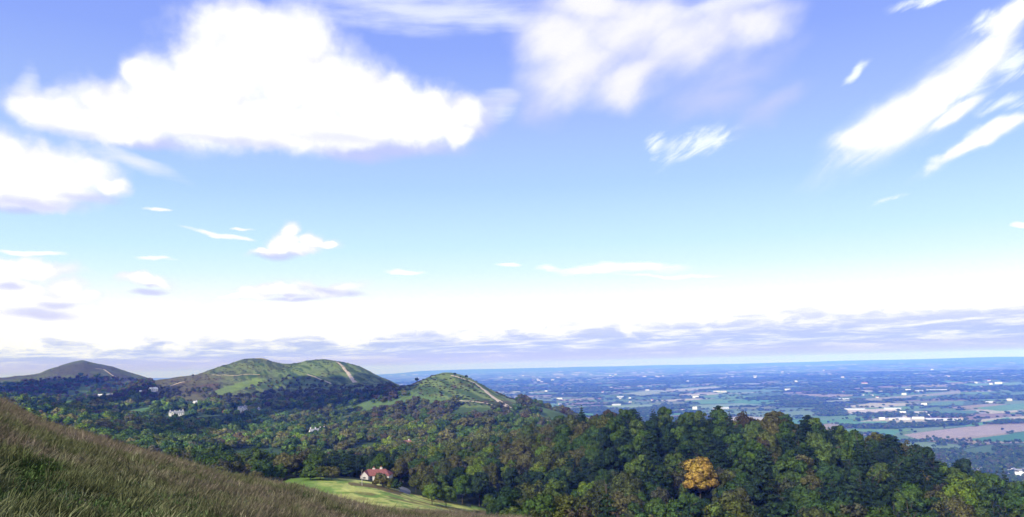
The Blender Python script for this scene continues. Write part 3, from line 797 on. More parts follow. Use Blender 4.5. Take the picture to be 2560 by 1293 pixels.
def scatter(name, P, rz, sc, tint, pick, col_, kind='stuff', label=None, cat=None):
    me_ = bpy.data.meshes.new(name)
    P = np.asarray(P, np.float32)
    me_.vertices.add(len(P)); me_.vertices.foreach_set('co', P.ravel())
    def at_(nm, typ, arr, fld):
        a = me_.attributes.new(nm, typ, 'POINT'); a.data.foreach_set(fld, np.asarray(arr, np.float32 if typ != 'INT' else np.int32).ravel())
    rz = np.asarray(rz)
    rot = rz if rz.ndim == 2 else np.stack([np.zeros(len(P)), np.zeros(len(P)), rz], 1)
    at_('rot', 'FLOAT_VECTOR', rot, 'vector')
    at_('sc', 'FLOAT_VECTOR', sc, 'vector')
    t4 = np.ones((len(P), 4)); t4[:, :3] = tint
    at_('tint', 'FLOAT_COLOR', t4, 'color'); at_('pick', 'INT', pick, 'value')
    me_.materials.append(LEAF_I)
    o = link(name, me_)
    ng = bpy.data.node_groups.new(name, 'GeometryNodeTree')
    ng.interface.new_socket('Geometry', in_out='INPUT', socket_type='NodeSocketGeometry')
    ng.interface.new_socket('Geometry', in_out='OUTPUT', socket_type='NodeSocketGeometry')
    gi = ng.nodes.new('NodeGroupInput'); go = ng.nodes.new('NodeGroupOutput')
    m2p = ng.nodes.new('GeometryNodeMeshToPoints')
    ci = ng.nodes.new('GeometryNodeCollectionInfo'); ci.inputs[0].default_value = col_; ci.inputs[1].default_value = True; ci.inputs[2].default_value = True
    iop = ng.nodes.new('GeometryNodeInstanceOnPoints')
    def na(nm, t):
        a = ng.nodes.new('GeometryNodeInputNamedAttribute'); a.data_type = t; a.inputs[0].default_value = nm; return a.outputs[0]
    ng.links.new(gi.outputs[0], m2p.inputs[0]); ng.links.new(m2p.outputs[0], iop.inputs['Points'])
    ng.links.new(ci.outputs[0], iop.inputs['Instance']); iop.inputs['Pick Instance'].default_value = True
    ng.links.new(na('pick', 'INT'), iop.inputs['Instance Index'])
    e2r = ng.nodes.new('FunctionNodeEulerToRotation'); ng.links.new(na('rot', 'FLOAT_VECTOR'), e2r.inputs[0])
    ng.links.new(e2r.outputs[0], iop.inputs['Rotation']); ng.links.new(na('sc', 'FLOAT_VECTOR'), iop.inputs['Scale'])
    ng.links.new(iop.outputs[0], go.inputs[0])
    md = o.modifiers.new('scatter', 'NODES'); md.node_group = ng
    tag(o, label, cat, None, kind)
    return o

# ------------------------------------------------------------------ where trees stand
PALS = {
 'green': [(0.055, 0.102, 0.024), (0.070, 0.120, 0.026), (0.046, 0.090, 0.026), (0.085, 0.130, 0.030), (0.060, 0.110, 0.020)],
 'dark': [(0.027, 0.056, 0.026), (0.034, 0.064, 0.026), (0.024, 0.050, 0.022)],
 'olive': [(0.100, 0.118, 0.028), (0.105, 0.115, 0.034), (0.075, 0.095, 0.030), (0.120, 0.118, 0.042)],
 'lime': [(0.120, 0.180, 0.022), (0.150, 0.195, 0.030), (0.105, 0.165, 0.028)],
 'brown': [(0.088, 0.068, 0.036), (0.078, 0.064, 0.038), (0.100, 0.078, 0.042)],
 'grey': [(0.084, 0.088, 0.050), (0.096, 0.094, 0.056), (0.074, 0.088, 0.048)],
 'orange': [(0.33, 0.225, 0.045)], 'yellow': [(0.24, 0.20, 0.03)],
}
def pick_tint(nm):
    c = PALS[nm]; c = np.array(c[random.randrange(len(c))]); return c * random.uniform(0.85, 1.18)

def log_polar(r0, r1, cell, a0, a1):
    """jittered candidates; cell(r) spacing in metres"""
    out_ = []
    r = r0
    while r < r1:
        c = cell(r); n = max(1, int((a1 - a0) * r / c))
        t = a0 + (np.arange(n) + rng.uniform(0, 1, n)) / n * (a1 - a0)
        rr_ = r + rng.uniform(-0.45, 0.45, n) * c
        out_.append(np.stack([np.sin(t) * rr_, np.cos(t) * rr_], 1)); r += c
    return np.concatenate(out_)

A0, A1 = math.radians(-35.5), math.radians(35.5)
no_tree = [  # treeless (photo polygon, rmin, rmax)
 ([(385, 965), (470, 968), (530, 976), (580, 958), (650, 944), (720, 941), (770, 946), (850, 962), (940, 970), (1030, 970), (1030, 840), (330, 840)], 1950, 2900),
 ([(985, 978), (1050, 992), (1120, 1000), (1150, 1022), (1210, 1026), (1290, 1030), (1300, 1000), (1270, 960), (1240, 900), (1000, 900)], 1250, 1950),
 ([(-200, 960), (0, 960), (100, 950), (230, 940), (330, 950), (420, 972), (450, 850), (-200, 850)], 2900, 5000),
] + [(p, r0, r1) for p, c, r0, r1 in strips]

HOUSES_AT = [(793, 1092, 700, 21), (945, 1205, 400, 15), (441, 1038, 900, 20), (488, 1018, 900, 14), (607, 1032, 900, 14), (645, 1036, 900, 10), (385, 979, 900, 12), (357, 1002, 900, 8),
             (1020, 1118, 600, 7), (246, 991, 900, 14), (200, 1018, 900, 10)]
house_pos = [(hit(X, Y, r0), rad) for X, Y, r0, rad in HOUSES_AT]

def allowed(x, y, margin_px=0):
    P = np.stack([x, y, hgt(x, y)], -1)
    X, Y = to_px(P); R = np.hypot(x, y)
    ok = np.ones(len(x), bool)
    for poly, r0, r1 in no_tree:
        ok &= ~(in_poly(X, Y, poly) & (R > r0) & (R < r1))
    ok &= ~in_meadow(X, Y, R)
    ok &= ~((X < 1235) & (R < 330))
    ok &= ~((X < 330) & (R < 700))
    ok &= ~((X < 1010) & (X > 700) & (R < 415))
    for p, rad in house_pos:
        d = np.hypot(x - p.x, y - p.y)
        ok &= d > rad
        # the strip of garden in front of each house, towards the viewer
        u = np.array([-p.x, -p.y]) / math.hypot(p.x, p.y)
        lx = (x - p.x) * u[0] + (y - p.y) * u[1]; ly = np.abs(-(x - p.x) * u[1] + (y - p.y) * u[0])
        ok &= ~((lx > 0) & (lx < rad * 3.0) & (ly < rad * 0.9))
    return ok, X, Y, R

# near wood: individuals
cand = log_polar(172, 640, lambda r: 8.8, A0, A1)
ok, X, Y, R = allowed(cand[:, 0], cand[:, 1])
ok &= visible(cand[:, 0], cand[:, 1], 13)
ok &= (X > 420)
cand = cand[ok]; X = X[ok]; Y = Y[ok]; R = R[ok]

def choose(X, Ytop, R):
    """kind and colour of a tree by where it stands in the wood"""
    u = random.random()
    n = float(fbm(np.array([X / 95.0]), np.array([Ytop / 60.0]), 3, 77)[0])
    if R < 700:
        if X < 1000 and X > 760 and Ytop < 1185: w = [('pine', 'dark', .6), ('spruce', 'dark', .15), ('broad', 'green', .25)]
        elif X < 1000: w = [('broad', 'green', .55), ('broad', 'olive', .2), ('thin', 'grey', .1), ('tall', 'green', .15)]
        elif X < 1370 and Ytop < 1200: w = [('thin', 'olive', .40), ('broad', 'olive', .2), ('thin', 'grey', .12), ('broad', 'green', .2), ('broad', 'lime', .08)]
        elif X < 1300: w = [('broad', 'green', .65), ('broad', 'lime', .2), ('tall', 'dark', .15)]
        elif n < 0.49: w = [('pine', 'dark', .42), ('tall', 'dark', .12), ('spruce', 'dark', .22), ('tall', 'green', .24)]
        elif n < 0.55: w = [('tall', 'green', .4), ('broad', 'green', .25), ('pine', 'dark', .2), ('thin', 'grey', .15)]
        elif n < 0.60: w = [('broad', 'olive', .3), ('broad', 'green', .34), ('thin', 'brown', .07), ('tall', 'green', .22), ('broad', 'lime', .07)]
        else: w = [('thin', 'brown', .16), ('broad', 'brown', .06), ('broad', 'olive', .34), ('thin', 'olive', .2), ('tall', 'green', .24)]
    t = 0
    for k, c, p in w:
        t += p
        if u <= t: return k, c
    return w[-1][:2]

PAL_WORD = {'green': 'mid green', 'dark': 'dark green', 'olive': 'olive green', 'lime': 'yellow-green', 'brown': 'brown autumn', 'grey': 'grey-green', 'orange': 'bright orange', 'yellow': 'golden yellow'}
KIND_WORD = {'broad': 'round-crowned tree', 'tall': 'tall tree', 'pine': 'layered pine', 'spruce': 'pointed spruce', 'thin': 'thin-leaved tree', 'bush': 'bush'}
KIND_NAME = {'broad': 'broadleaf_tree', 'tall': 'broadleaf_tree', 'thin': 'broadleaf_tree', 'pine': 'conifer_tree', 'spruce': 'conifer_tree', 'bush': 'bush'}
trees = []        # dicts
def want(x, y, kind, palette, scale, tint=None, label=None, sz=None):
    z = float(hgt(x, y)); px_, py_ = to_px(np.array([x, y, z + KINDS[kind][0][2] * scale * 0.7]))
    trees.append(dict(x=float(x), y=float(y), z=z, kind=kind, pal=palette, s=scale, tint=tint if tint is not None else pick_tint(palette), label=label, X=float(px_), Y=float(py_), r=math.hypot(x, y), sz=sz or 1.0))

# special trees first: (photo X, Y of the ground, rmin, kind, palette, scale, label)
SPECIAL = [
 (1752, 1272, 240, 'tall', 'orange', 1.12, 'large bright orange autumn tree amid the dark green wood', 1.32),
 (2290, 1222, 300, 'broad', 'yellow', 0.80, 'yellow-leaved tree on the right shoulder of the wood', .8),
 (2335, 1238, 300, 'broad', 'yellow', 0.70, 'smaller golden tree just right of the yellow one on the wooded shoulder', .8),
 (1355, 1130, 450, 'tall', 'lime', 0.75, 'bright yellow-green tree at the back of the wood, right of the hill path', 1.0),
 (1352, 1235, 330, 'broad', 'lime', 0.85, 'lime green tree low in the wood, left of the dark pines', 1.0),
 (2400, 1330, 250, 'broad', 'lime', 1.2, 'broad yellow-green tree at the lower right of the wood', 1.0),
 (1795, 1335, 240, 'broad', 'lime', 0.7, 'low yellow-green tree below the bright orange tree', 1.0),
 (1080, 1262, 330, 'broad', 'lime', 0.62, 'bright green bushy tree at the right edge of the meadow', 1.1),
 (1115, 1268, 330, 'broad', 'lime', 0.62, 'second bright green bushy tree at the meadow edge, right of the first', 1.1),
 (950, 1224, 395, 'bush', 'olive', 1.15, 'olive bush in front of the red-roofed house', 1.0),
 (972, 1222, 395, 'bush', 'olive', 0.9, 'rusty olive bush against the right half of the red-roofed house', 1.0),
 (985, 1228, 395, 'bush', 'green', 0.9, 'green bush right of the red-roofed house beside the drive', 1.0),
 (800, 1203, 400, 'bush', 'olive', 1.3, 'olive hedge bush along the far edge of the meadow', 1.2),
 (775, 1203, 400, 'bush', 'green', 1.3, 'green bush at the far left edge of the meadow', 1.2),
 (830, 1205, 400, 'bush', 'olive', 1.2, 'rounded olive bush along the meadow edge, left of the dark pines', 1.2),
]
for X_, Y_, r0, k, pl, sc_, lb, wz in SPECIAL:
    if k == 'bush': p = hit(X_, Y_, r0)
    else:
        a, t = px_ang(X_, Y_); p = hit(X_, Y_, r0)
    want(p.x, p.y, k, pl, sc_, label=lb, sz=wz)
spec_xy = np.array([(t['x'], t['y']) for t in trees])
for i in range(len(cand)):
    x, y = cand[i]
    dd_ = np.hypot(spec_xy[:, 0] - x, spec_xy[:, 1] - y)
    if dd_.min() < 6.5: continue
    # keep the view of the orange tree open
    o_ = spec_xy[0]
    u = -o_ / np.hypot(*o_); lx = (x - o_[0]) * u[0] + (y - o_[1]) * u[1]; ly = abs(-(x - o_[0]) * u[1] + (y - o_[1]) * u[0])
    if -3 < lx < 34 and ly < 8.0: continue
    z = float(hgt(x, y)); _, yt = to_px(np.array([x, y, z + 9.0]))
    k, c = choose(float(X[i]), float(yt), float(R[i]))
    want(x, y, k, c, random.choice((0.6, 0.7, 0.8, 0.85, 0.95, 1.1)) * random.uniform(0.9, 1.1) * (0.88 if X[i] < 1300 else 1.0))

# keep what can be seen: a rough painter's test, near to far, on a coarse picture grid
trees.sort(key=lambda t: t['r'])
cov = np.zeros((130, 256), np.int32)
GX, GY = np.meshgrid(np.arange(256) * 10 + 5, np.arange(130) * 10 + 5)
for t in trees:
    Hh = KINDS[t['kind']][0][2] * t['s']; Rr = KINDS[t['kind']][0][3] * t['s']
    f_ = F / t['r']
    _, yb = to_px(np.array([t['x'], t['y'], t['z']]))
    cx, cy = t['X'], float(yb) - 0.55 * Hh * f_
    m_ = ((GX - cx) / (Rr * f_)) ** 2 + ((GY - cy) / (0.5 * Hh * f_)) ** 2 < 1
    fg = m_ & (cov == 0)
    t['seen'] = int(fg.sum())
    cov[fg] = 1
near_all = [t for t in trees if -60 < t['X'] < 2620 and t['Y'] < 1330]
indiv = [t for t in near_all if t['seen'] >= 1 or t['label']]
def top(names, n):
    l = [t for t in indiv if KIND_NAME[t['kind']] == names]
    l.sort(key=lambda t: -(t['seen'] + (1000 if t['label'] else 0)))
    return l[:n]
chosen = top('broadleaf_tree', 290) + top('conifer_tree', 200) + top('bush', 50)
chs = set(id(t) for t in chosen)
rest = [t for t in near_all if id(t) not in chs]
print('near trees', len(trees), 'indiv', len(chosen), 'rest', len(rest))

# labels that single out: colour + kind, ordinal within the area named by a landmark
def area_of(t):
    X, Y = t['X'], t['Y']
    if X < 760: return 'below the white manor'
    if X < 1000 and Y < 1200: return 'behind the red-roofed house'
    if X < 1300 and Y < 1160: return 'between red-roofed house and hill path'
    if X < 1300: return 'right of the meadow'
    if Y < 1085: return 'on the wood\'s top edge' + (' left of centre' if X < 1600 else ' behind the orange tree' if X < 1900 else ' at right')
    side = 'left of the orange tree' if X < 1690 else 'right of the orange tree' if X > 1820 else 'above the orange tree' if Y < 1180 else 'under the orange tree'
    row = 'in upper wood' if Y < 1150 else 'in middle wood' if Y < 1215 else 'in lowest wood'
    if X > 2080: return row + ' on the right slope'
    return row + ' ' + side
ORD = ['first', 'second', 'third', 'fourth', 'fifth', 'sixth', 'seventh', 'eighth', 'ninth', 'tenth', 'eleventh', 'twelfth', 'thirteenth', 'fourteenth', 'fifteenth', 'sixteenth', 'seventeenth', 'eighteenth', 'nineteenth', 'twentieth'] + ['%dth' % k for k in range(21, 90)]
def ordinal_labels(items, key, fmt):
    gr = {}
    for t in items: gr.setdefault(key(t), []).append(t)
    for k, l in gr.items():
        l.sort(key=lambda t: t['X'])
        for i, t in enumerate(l):
            pos_w = '' if len(l) == 1 else ('leftmost ' if i == 0 else 'rightmost ' if i == len(l) - 1 else ORD[i] + ' from left, ')
            t['label'] = fmt(t, k, pos_w)
ordinal_labels([t for t in chosen if not t['label']], lambda t: (t['pal'], t['kind'], area_of(t)),
               lambda t, k, p: '%s%s %s %s' % (p, PAL_WORD[k[0]], KIND_WORD[k[1]], k[2]))

def plant(t):
    kd = KINDS[t['kind']]; cm, tm, Hh, Rr = kd[random.randrange(len(kd))]
    e = bpy.data.objects.new(KIND_NAME[t['kind']], None); COL.objects.link(e)
    e.empty_display_size = 0.5
    e.location = (t['x'], t['y'], t['z'] - 0.3); e.rotation_euler = (0, 0, random.uniform(0, 2 * PI))
    s = t['s']; e.scale = (s * t['sz'], s * t['sz'], s * random.uniform(0.92, 1.12))
    tag(e, t['label'], 'bush' if t['kind'] == 'bush' else 'tree', {'bush': 'bushes round the meadow and house', 'pine': 'conifers of the near wood', 'spruce': 'conifers of the near wood'}.get(t['kind'], 'broadleaf trees of the near wood'))
    c = bpy.data.objects.new('crown', cm); COL.objects.link(c); c.parent = e; c.color = tuple(t['tint']) + (1,)
    if t['kind'] != 'bush' or True:
        k = bpy.data.objects.new('trunk', tm); COL.objects.link(k); k.parent = e
    return e
for t in chosen: plant(t)

# ------------------------------------------------------------------ the rest of the woods
P = []; S = []; T = []; I = []
def far_add(x, y, z, s, tint, idx):
    P.append((x, y, z)); S.append(s); T.append(tint); I.append(idx)
FI = {'broad': (0, 1, 2, 3), 'tall': (0, 1, 2, 3), 'thin': (0, 1, 2, 3), 'pine': (4, 5), 'spruce': (4, 5), 'bush': (6, 7)}
for t in rest: far_add(t['x'], t['y'], t['z'] - 0.3, (t['s'],) * 3, t['tint'], random.choice(FI[t['kind']]))
# valley and lower hillsides
cand = log_polar(600, 4200, lambda r: 10.5 if r < 1100 else 10.5 + (r - 1100) * 0.0035, A0, A1)
x, y = cand[:, 0], cand[:, 1]
z = hgt(x, y)
ok, X, Y, R = allowed(x, y)
ok &= visible(x, y, 12, 0.002) & (R > 640) & (z > -262) & (X > -150) & (X < 1560)
ok &= ~((R > 2550) & (X > 430))
nn = fbm(x / 120, y / 120, 3, 81); nbig = fbm(x / 260, y / 90, 3, 84)
gapm = fbm(x / 70, y / 70, 3, 82)
ok &= ~((gapm > 0.59) & (R < 2200))                       # small clearings
ok &= ~((R > 2300) & (nn > 0.60))
x = x[ok]; y = y[ok]; z = z[ok]; X = X[ok]; Y = Y[ok]; R = R[ok]; nn = nn[ok]; nbig = nbig[ok]
print('valley trees', len(x))
for i in range(len(x)):
    u = random.random(); n = nn[i]
    Xi, Yi, Ri = X[i], Y[i], R[i]
    if 930 < Xi < 1330 and Yi < 1062 and Ri > 800: c = 'grey' if u < .5 else 'brown' if u < .72 else 'olive' if u < .85 else 'green'
    elif Xi < 560 and Yi < 1000: c = 'brown' if u < .35 else 'grey' if u < .6 else 'green'
    elif 540 < Xi < 760 and 970 < Yi < 1010: c = 'grey' if u < .6 else 'brown' if u < .8 else 'olive'
    elif 1260 < Xi < 1500 and Yi < 1045: c = 'brown' if u < .4 else 'olive' if u < .7 else 'green'
    elif n > 0.53: c = 'olive' if u < .50 else 'green' if u < .80 else 'lime' if u < .97 else 'brown'
    elif n > 0.42: c = 'green' if u < .84 else 'olive' if u < .92 else 'grey' if u < .95 else 'dark'
    else: c = 'green' if u < .5 else 'dark' if u < .9 else 'olive'
    tint = pick_tint(c) * (1.3 if Ri > 700 else 1.1)
    tint = tint * (0.8 + 0.5 * float(nbig[i]) * 1.0) if True else tint
    if u > 0.998: tint = np.array([0.20, 0.12, 0.03])
    k = 'pine' if (c == 'dark' and random.random() < .7) else 'broad'
    s = random.choice((0.6, 0.75, 0.95, 1.05, 1.2, 1.45)) * random.uniform(0.85, 1.1) * (1 + (Ri - 700) * 0.00012)
    if Ri > 2300: s *= 0.8
    if Xi < 760 and Ri < 2000: tint = tint * 1.3  # left-valley crowns tinted brighter, sunlight put into their colour
    if 385 < Xi < 1010 and Yi < 1004 and Ri > 1700:        # scrub thinning out up the long hill
        up = min(1.0, max(0.0, (1010 - Yi) / 40.0))
        if random.random() < 0.55 * up: continue
        s *= 1 - 0.45 * up; k = 'broad'; tint = pick_tint('grey' if random.random() < .6 else 'olive') * 1.25
    far_add(x[i], y[i], z[i] - 0.8, (s * random.uniform(.9, 1.15), s * random.uniform(.9, 1.15), s * random.uniform(.75, 1.0)), tint, random.choice(FI[k]))
# bright golden clump left in the valley
for Xq, Yq in ((345, 1082), (358, 1080), (370, 1076), (380, 1073), (330, 1088), (372, 1082)):
    p = hit(Xq, Yq, 640); far_add(p.x, p.y, p.z, (1.1, 1.1, 0.9), (0.26, 0.19, 0.035), 1)
for Xq, Yq in ((548, 1135), (556, 1136), (750, 1100)):
    p = hit(Xq, Yq, 500); far_add(p.x, p.y, p.z, (0.8, 0.8, 0.7), (0.17, 0.12, 0.035), 2)
# gorse and scrub on the open hills
cand = log_polar(1300, 4000, lambda r: 8 + (r - 1300) * 0.006, A0, math.radians(4))
x, y = cand[:, 0], cand[:, 1]; z = hgt(x, y)
Xp, Yp = to_px(np.stack([x, y, z], -1)); R = np.hypot(x, y)
sn = fbm((x * 0.8 + y * 0.6) / 14, (-x * 0.6 + y * 0.8) / 60, 3, 91) ; sn2 = fbm(x / 90, y / 90, 2, 92)
inn = np.zeros(len(x), bool)
for poly, r0, r1 in no_tree[:3]: inn |= in_poly(Xp, Yp, poly) & (R > r0) & (R < r1)
okk = inn & (sn + (sn2 - 0.5) * 0.6 > 0.485) & visible(x, y, 2, 0.001)
for poly, c_, r0, r1 in strips: okk &= ~(in_poly(Xp, Yp, poly))
for i in np.nonzero(okk)[0]:
    s = random.uniform(0.25, 0.62)
    br = random.random() < (0.55 if (Xp[i] < 640 or sn2[i] > .5) else 0.18)
    far_add(x[i], y[i], z[i] - 0.1, (s * 1.3, s * 1.3, s * 0.6), (0.105, 0.066, 0.034) if br else (0.050, 0.070, 0.022), random.choice((6, 7)))
wood_o = scatter('woodland', P, rng.uniform(0, 2 * PI, len(P)), S, T, I, farcol, label='far-off mixed woodland and gorse covering the valley and hillsides', cat='woodland')

# trees and hedges on the plain
P = []; S = []; T = []; I = []
cand = log_polar(1750, 17000, lambda r: 0.0036 * r, math.radians(-12), A1)
x, y = cand[:, 0], cand[:, 1]; z = hgt(x, y); R = np.hypot(x, y)
Xp, Yp = to_px(np.stack([x, y, z], -1))
fid, fed = voro(x, y)
wd = fbm(x / 700, y / 420, 4, 61)
near_w = in_poly(Xp, Yp, [(2220, 1104), (2330, 1100), (2440, 1106), (2620, 1108), (2620, 1300), (2200, 1300)])
keep = ((fed < np.maximum(5, R * 0.0012)) & (rng.uniform(size=len(x)) < np.where(R > 5000, 0.32, 0.5))) | (wd > 0.585) | (near_w & (rng.uniform(size=len(x)) < 0.9) & (fbm(x / 110, y / 110, 3, 95) < 0.54)) | (rng.uniform(size=len(x)) < 0.012)
mid_w = in_poly(Xp, Yp, [(2100, 1064), (2290, 1060), (2420, 1056), (2620, 1050), (2620, 1058), (2400, 1064), (2240, 1074), (2110, 1072)]) | in_poly(Xp, Yp, [(2040, 1018), (2110, 1018), (2120, 1040), (2040, 1042)]) | in_poly(Xp, Yp, [(2140, 1034), (2330, 1030), (2440, 1040), (2400, 1046), (2240, 1046), (2140, 1042)]) & (rng.uniform(size=len(x)) < 0.5)
keep |= mid_w
infield = np.zeros(len(x), bool)
for poly, c in FIELDS: infield |= in_poly(Xp, Yp, poly)
keep &= ~infield & (z < -240)
keep &= visible(x, y, 10, 0.001) & (Xp > 930)
print('plain trees', int(keep.sum()))
for i in np.nonzero(keep)[0]:
    w = 0.0036 * R[i] / 11.0; u = random.random()
    w = max(w, 0.75)
    c = pick_tint('green' if u < .55 else 'dark' if u < .72 else 'olive' if u < .88 else 'grey' if u < .95 else 'lime') * 1.25
    hs = random.uniform(0.7, 1.15) * min(1.3, 0.8 + 0.2 * w)
    P.append((x[i], y[i], z[i] - 0.5)); S.append((w * random.uniform(.8, 1.3), w * random.uniform(.8, 1.3), hs)); T.append(c); I.append(random.choice((0, 1, 2, 3)) if R[i] < 4500 else random.choice((8, 9)))
scatter('hedgerow_trees', P, rng.uniform(0, 2 * PI, len(P)), S, T, I, farcol, label='hedgerows and copses between the fields of the plain', cat='trees')

# individual trees standing on the hills and the plain
LONE = [
 (1042, 956, 1300, 'broad', 'dark', 0.62, 'lone dark tree in the saddle left of the green hill top'),
 (1137, 940, 1300, 'broad', 'dark', 0.42, 'small dark tree on the summit of the green hill'),
 (1151, 944, 1300, 'bush', 'dark', 0.6, 'low dark bush between two small trees on the green hill summit'),
 (1166, 946, 1300, 'broad', 'dark', 0.45, 'small dark tree just right of the green hill summit beside the path'),
 (1225, 962, 1300, 'broad', 'dark', 0.30, 'little dark tree on the right shoulder of the green hill'),
 (1257, 976, 1200, 'spruce', 'dark', 0.32, 'small pointed tree on the skyline right of the hill path'),
 (1293, 984, 1200, 'broad', 'dark', 0.62, 'dark round tree on the skyline at the end of the green hill'),
 (985, 966, 1600, 'bush', 'dark', 0.9, 'dark bush at the foot of the long hill by the saddle'),
 (482, 942, 2200, 'broad', 'dark', 0.5, 'tiny dark tree on the left skyline of the long hill'),
 (2506, 1077, 2200, 'broad', 'dark', 0.85, 'lone tree in the middle of the pinkish ploughed field'),
]
for X_, Y_, r0, k, pl, sc_, lb in LONE:
    p = hit(X_, Y_, r0)
    t = dict(x=p.x, y=p.y, z=p.z, kind=k, pal=pl, s=sc_, tint=pick_tint(pl), label=lb, sz=1.0)
    e = plant(t); e['group'] = 'lone trees on the open hills' if X_ < 2000 else 'lone trees on the plain'
    if X_ > 2000: del e['group']

# pale bare trunks showing in the wood
for X_, Y_, r0, h_, lb in ((1374, 1232, 250, 8, 'pale birch trunk low in the wood, left of the dark pines'), (1378, 1228, 250, 7, 'thinner pale birch trunk close beside the taller one low in the wood'),
                           (1575, 1275, 230, 6, 'pale bare trunk at the bottom edge of the wood left of the orange tree'), (1725, 1255, 230, 5, 'short whitish dead trunk just below the orange tree'),
                           (1898, 1118, 380, 12, 'tall thin pale trunk among dark pines right of the orange tree'), (1434, 1108, 400, 8, 'white-topped pale trunk in a dark gap of the upper wood'),
                           (2215, 1125, 380, 9, 'bare pale trunk near the top of the wood\'s right slope'), (905, 1200, 400, 8, 'bare pale trunk standing left of the red-roofed house')):
    p = hit(X_, Y_ + 10, r0)
    # stand it in front of the crowns at that spot
    a = math.atan2(p.x, p.y)
    e = bpy.data.objects.new('bare_trunk', trunk_mesh('bare_trunk', h_, 2.0, int(X_), pale_m, limbs=3, r0=0.30, lean=0.25)); COL.objects.link(e)
    zz = float(hgt(p.x, p.y))
    rr_ = p.length * 0.97; q_ = Vector(px_dir(X_, Y_)); q_ = q_ / math.hypot(q_.x, q_.y) * math.hypot(p.x, p.y) * 0.97
    e.location = (q_.x, q_.y, float(hgt(q_.x, q_.y)))
    e.scale = (0.7, 0.7, 1.0 if X_ == 905 else max(1.0, (q_.z - float(hgt(q_.x, q_.y)) + h_ * 0.6) / h_))
    tag(e, lb, 'tree trunk', 'pale bare trunks in the wood')

# ------------------------------------------------------------------ foreground grass
gcol = bpy.data.collections.new('grass_sources')
grass_m, q, b = new_mat('grass_blades', 0.7, 0.15)
tint = q.n('ShaderNodeAttribute', attribute_name='tint', attribute_type='INSTANCER').outputs['Color']
ge = q.n('ShaderNodeNewGeometry')
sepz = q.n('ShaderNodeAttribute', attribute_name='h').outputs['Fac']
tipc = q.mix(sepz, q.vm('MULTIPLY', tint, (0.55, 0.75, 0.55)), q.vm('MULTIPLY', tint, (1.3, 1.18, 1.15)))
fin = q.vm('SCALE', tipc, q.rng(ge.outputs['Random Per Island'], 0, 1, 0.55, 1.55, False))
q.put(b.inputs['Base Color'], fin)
trn = q.n('ShaderNodeBsdfTranslucent'); q.put(trn.inputs[0], fin)
mx = q.n('ShaderNodeMixShader'); mx.inputs[0].default_value = 0.25
q.nt.links.new(b.outputs[0], mx.inputs[1]); q.nt.links.new(trn.outputs[0], mx.inputs[2]); q.nt.links.new(mx.outputs[0], q.nt.nodes['Material Output'].inputs[0])
def tuft_mesh(seed, nb_=34, H=0.42, spread=0.28, wid=0.009, lean=(0.22, 0.05)):
    r_ = np.random.default_rng(seed)
    V = []; Fc = []; Hh = []
    for i in range(nb_):
        a = r_.uniform(0, 2 * PI); d = spread * math.sqrt(r_.uniform()); x0, y0 = math.cos(a) * d, math.sin(a) * d
        h = H * r_.uniform(0.45, 1.15); b0 = r_.uniform(0, 2 * PI); out_ = r_.uniform(0.05, 0.40) * h
        dx = math.cos(a) * out_ + lean[0] * h; dy = math.sin(a) * out_ + lean[1] * h
        wx, wy = math.cos(b0) * wid, math.sin(b0) * wid
        o = len(V)
        for k, t in enumerate((0, 0.4, 0.75, 1.0)):
            w = (1, 0.9, 0.65, 0.12)[k]
            cx = x0 + dx * t ** 1.8; cy = y0 + dy * t ** 1.8; cz = h * (t - 0.18 * t * t) - 0.03
            V.append((cx - wx * w, cy - wy * w, cz)); V.append((cx + wx * w, cy + wy * w, cz)); Hh += [t, t]
        for k in range(3): Fc.append((o + 2 * k, o + 2 * k + 1, o + 2 * k + 3, o + 2 * k + 2))
    me_ = mesh_from('tuft', V, Fc, smooth=True); me_.materials.append(grass_m)
    a = me_.attributes.new('h', 'FLOAT', 'POINT'); a.data.foreach_set('value', np.array(Hh, np.float32))
    return me_
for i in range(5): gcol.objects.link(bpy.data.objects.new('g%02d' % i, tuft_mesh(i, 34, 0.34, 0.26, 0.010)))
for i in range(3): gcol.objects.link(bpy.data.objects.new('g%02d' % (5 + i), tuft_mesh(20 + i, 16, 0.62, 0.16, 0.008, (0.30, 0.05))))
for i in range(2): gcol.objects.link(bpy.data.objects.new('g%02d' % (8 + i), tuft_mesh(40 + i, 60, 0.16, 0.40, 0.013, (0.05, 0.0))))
cand = log_polar(6.5, 72, lambda r: 0.15 + r * 0.0028, math.radians(-42), math.radians(12))
x, y = cand[:, 0], cand[:, 1]; z = hgt(x, y); R = np.hypot(x, y)
Xp, Yp = to_px(np.stack([x, y, z], -1))
vis = (Yp < 1420) & (Xp > -260) & (Xp < 1650)
x = x[vis]; y = y[vis]; z = z[vis]; R = R[vis]; Xp = Xp[vis]; Yp = Yp[vis]
na_ = fbm(x / 3.2, y / 3.2, 4, 101); nb_ = fbm(x / 1.1, y / 1.1, 3, 102); nc_ = fbm(x / 9, y / 9, 3, 103)
brown = sstep(0.40, 0.58, na_ * 0.5 + nc_ * 0.3 + nb_ * 0.2 + (1120 - (Yp - (Xp * 0.28))) * 0.00055)
green_p = sstep(0.54, 0.62, na_ * 0.5 + nb_ * 0.5) * sstep(1120, 1200, Yp)
green_p = np.maximum(green_p, sstep(1.3, 0.7, np.hypot((Xp - 60) / 75, (Yp - 1192) / 26)))
tint = lerp(C3(0.096, 0.110, 0.050) + np.zeros((len(x), 3)), C3(0.172, 0.142, 0.112), brown)
tint = lerp(tint, C3(0.045, 0.090, 0.022), green_p * 0.8)
straw = (rng.uniform(size=len(x)) < 0.10)
tint = np.where(straw[:, None], tint * 1.5 + 0.03, tint)
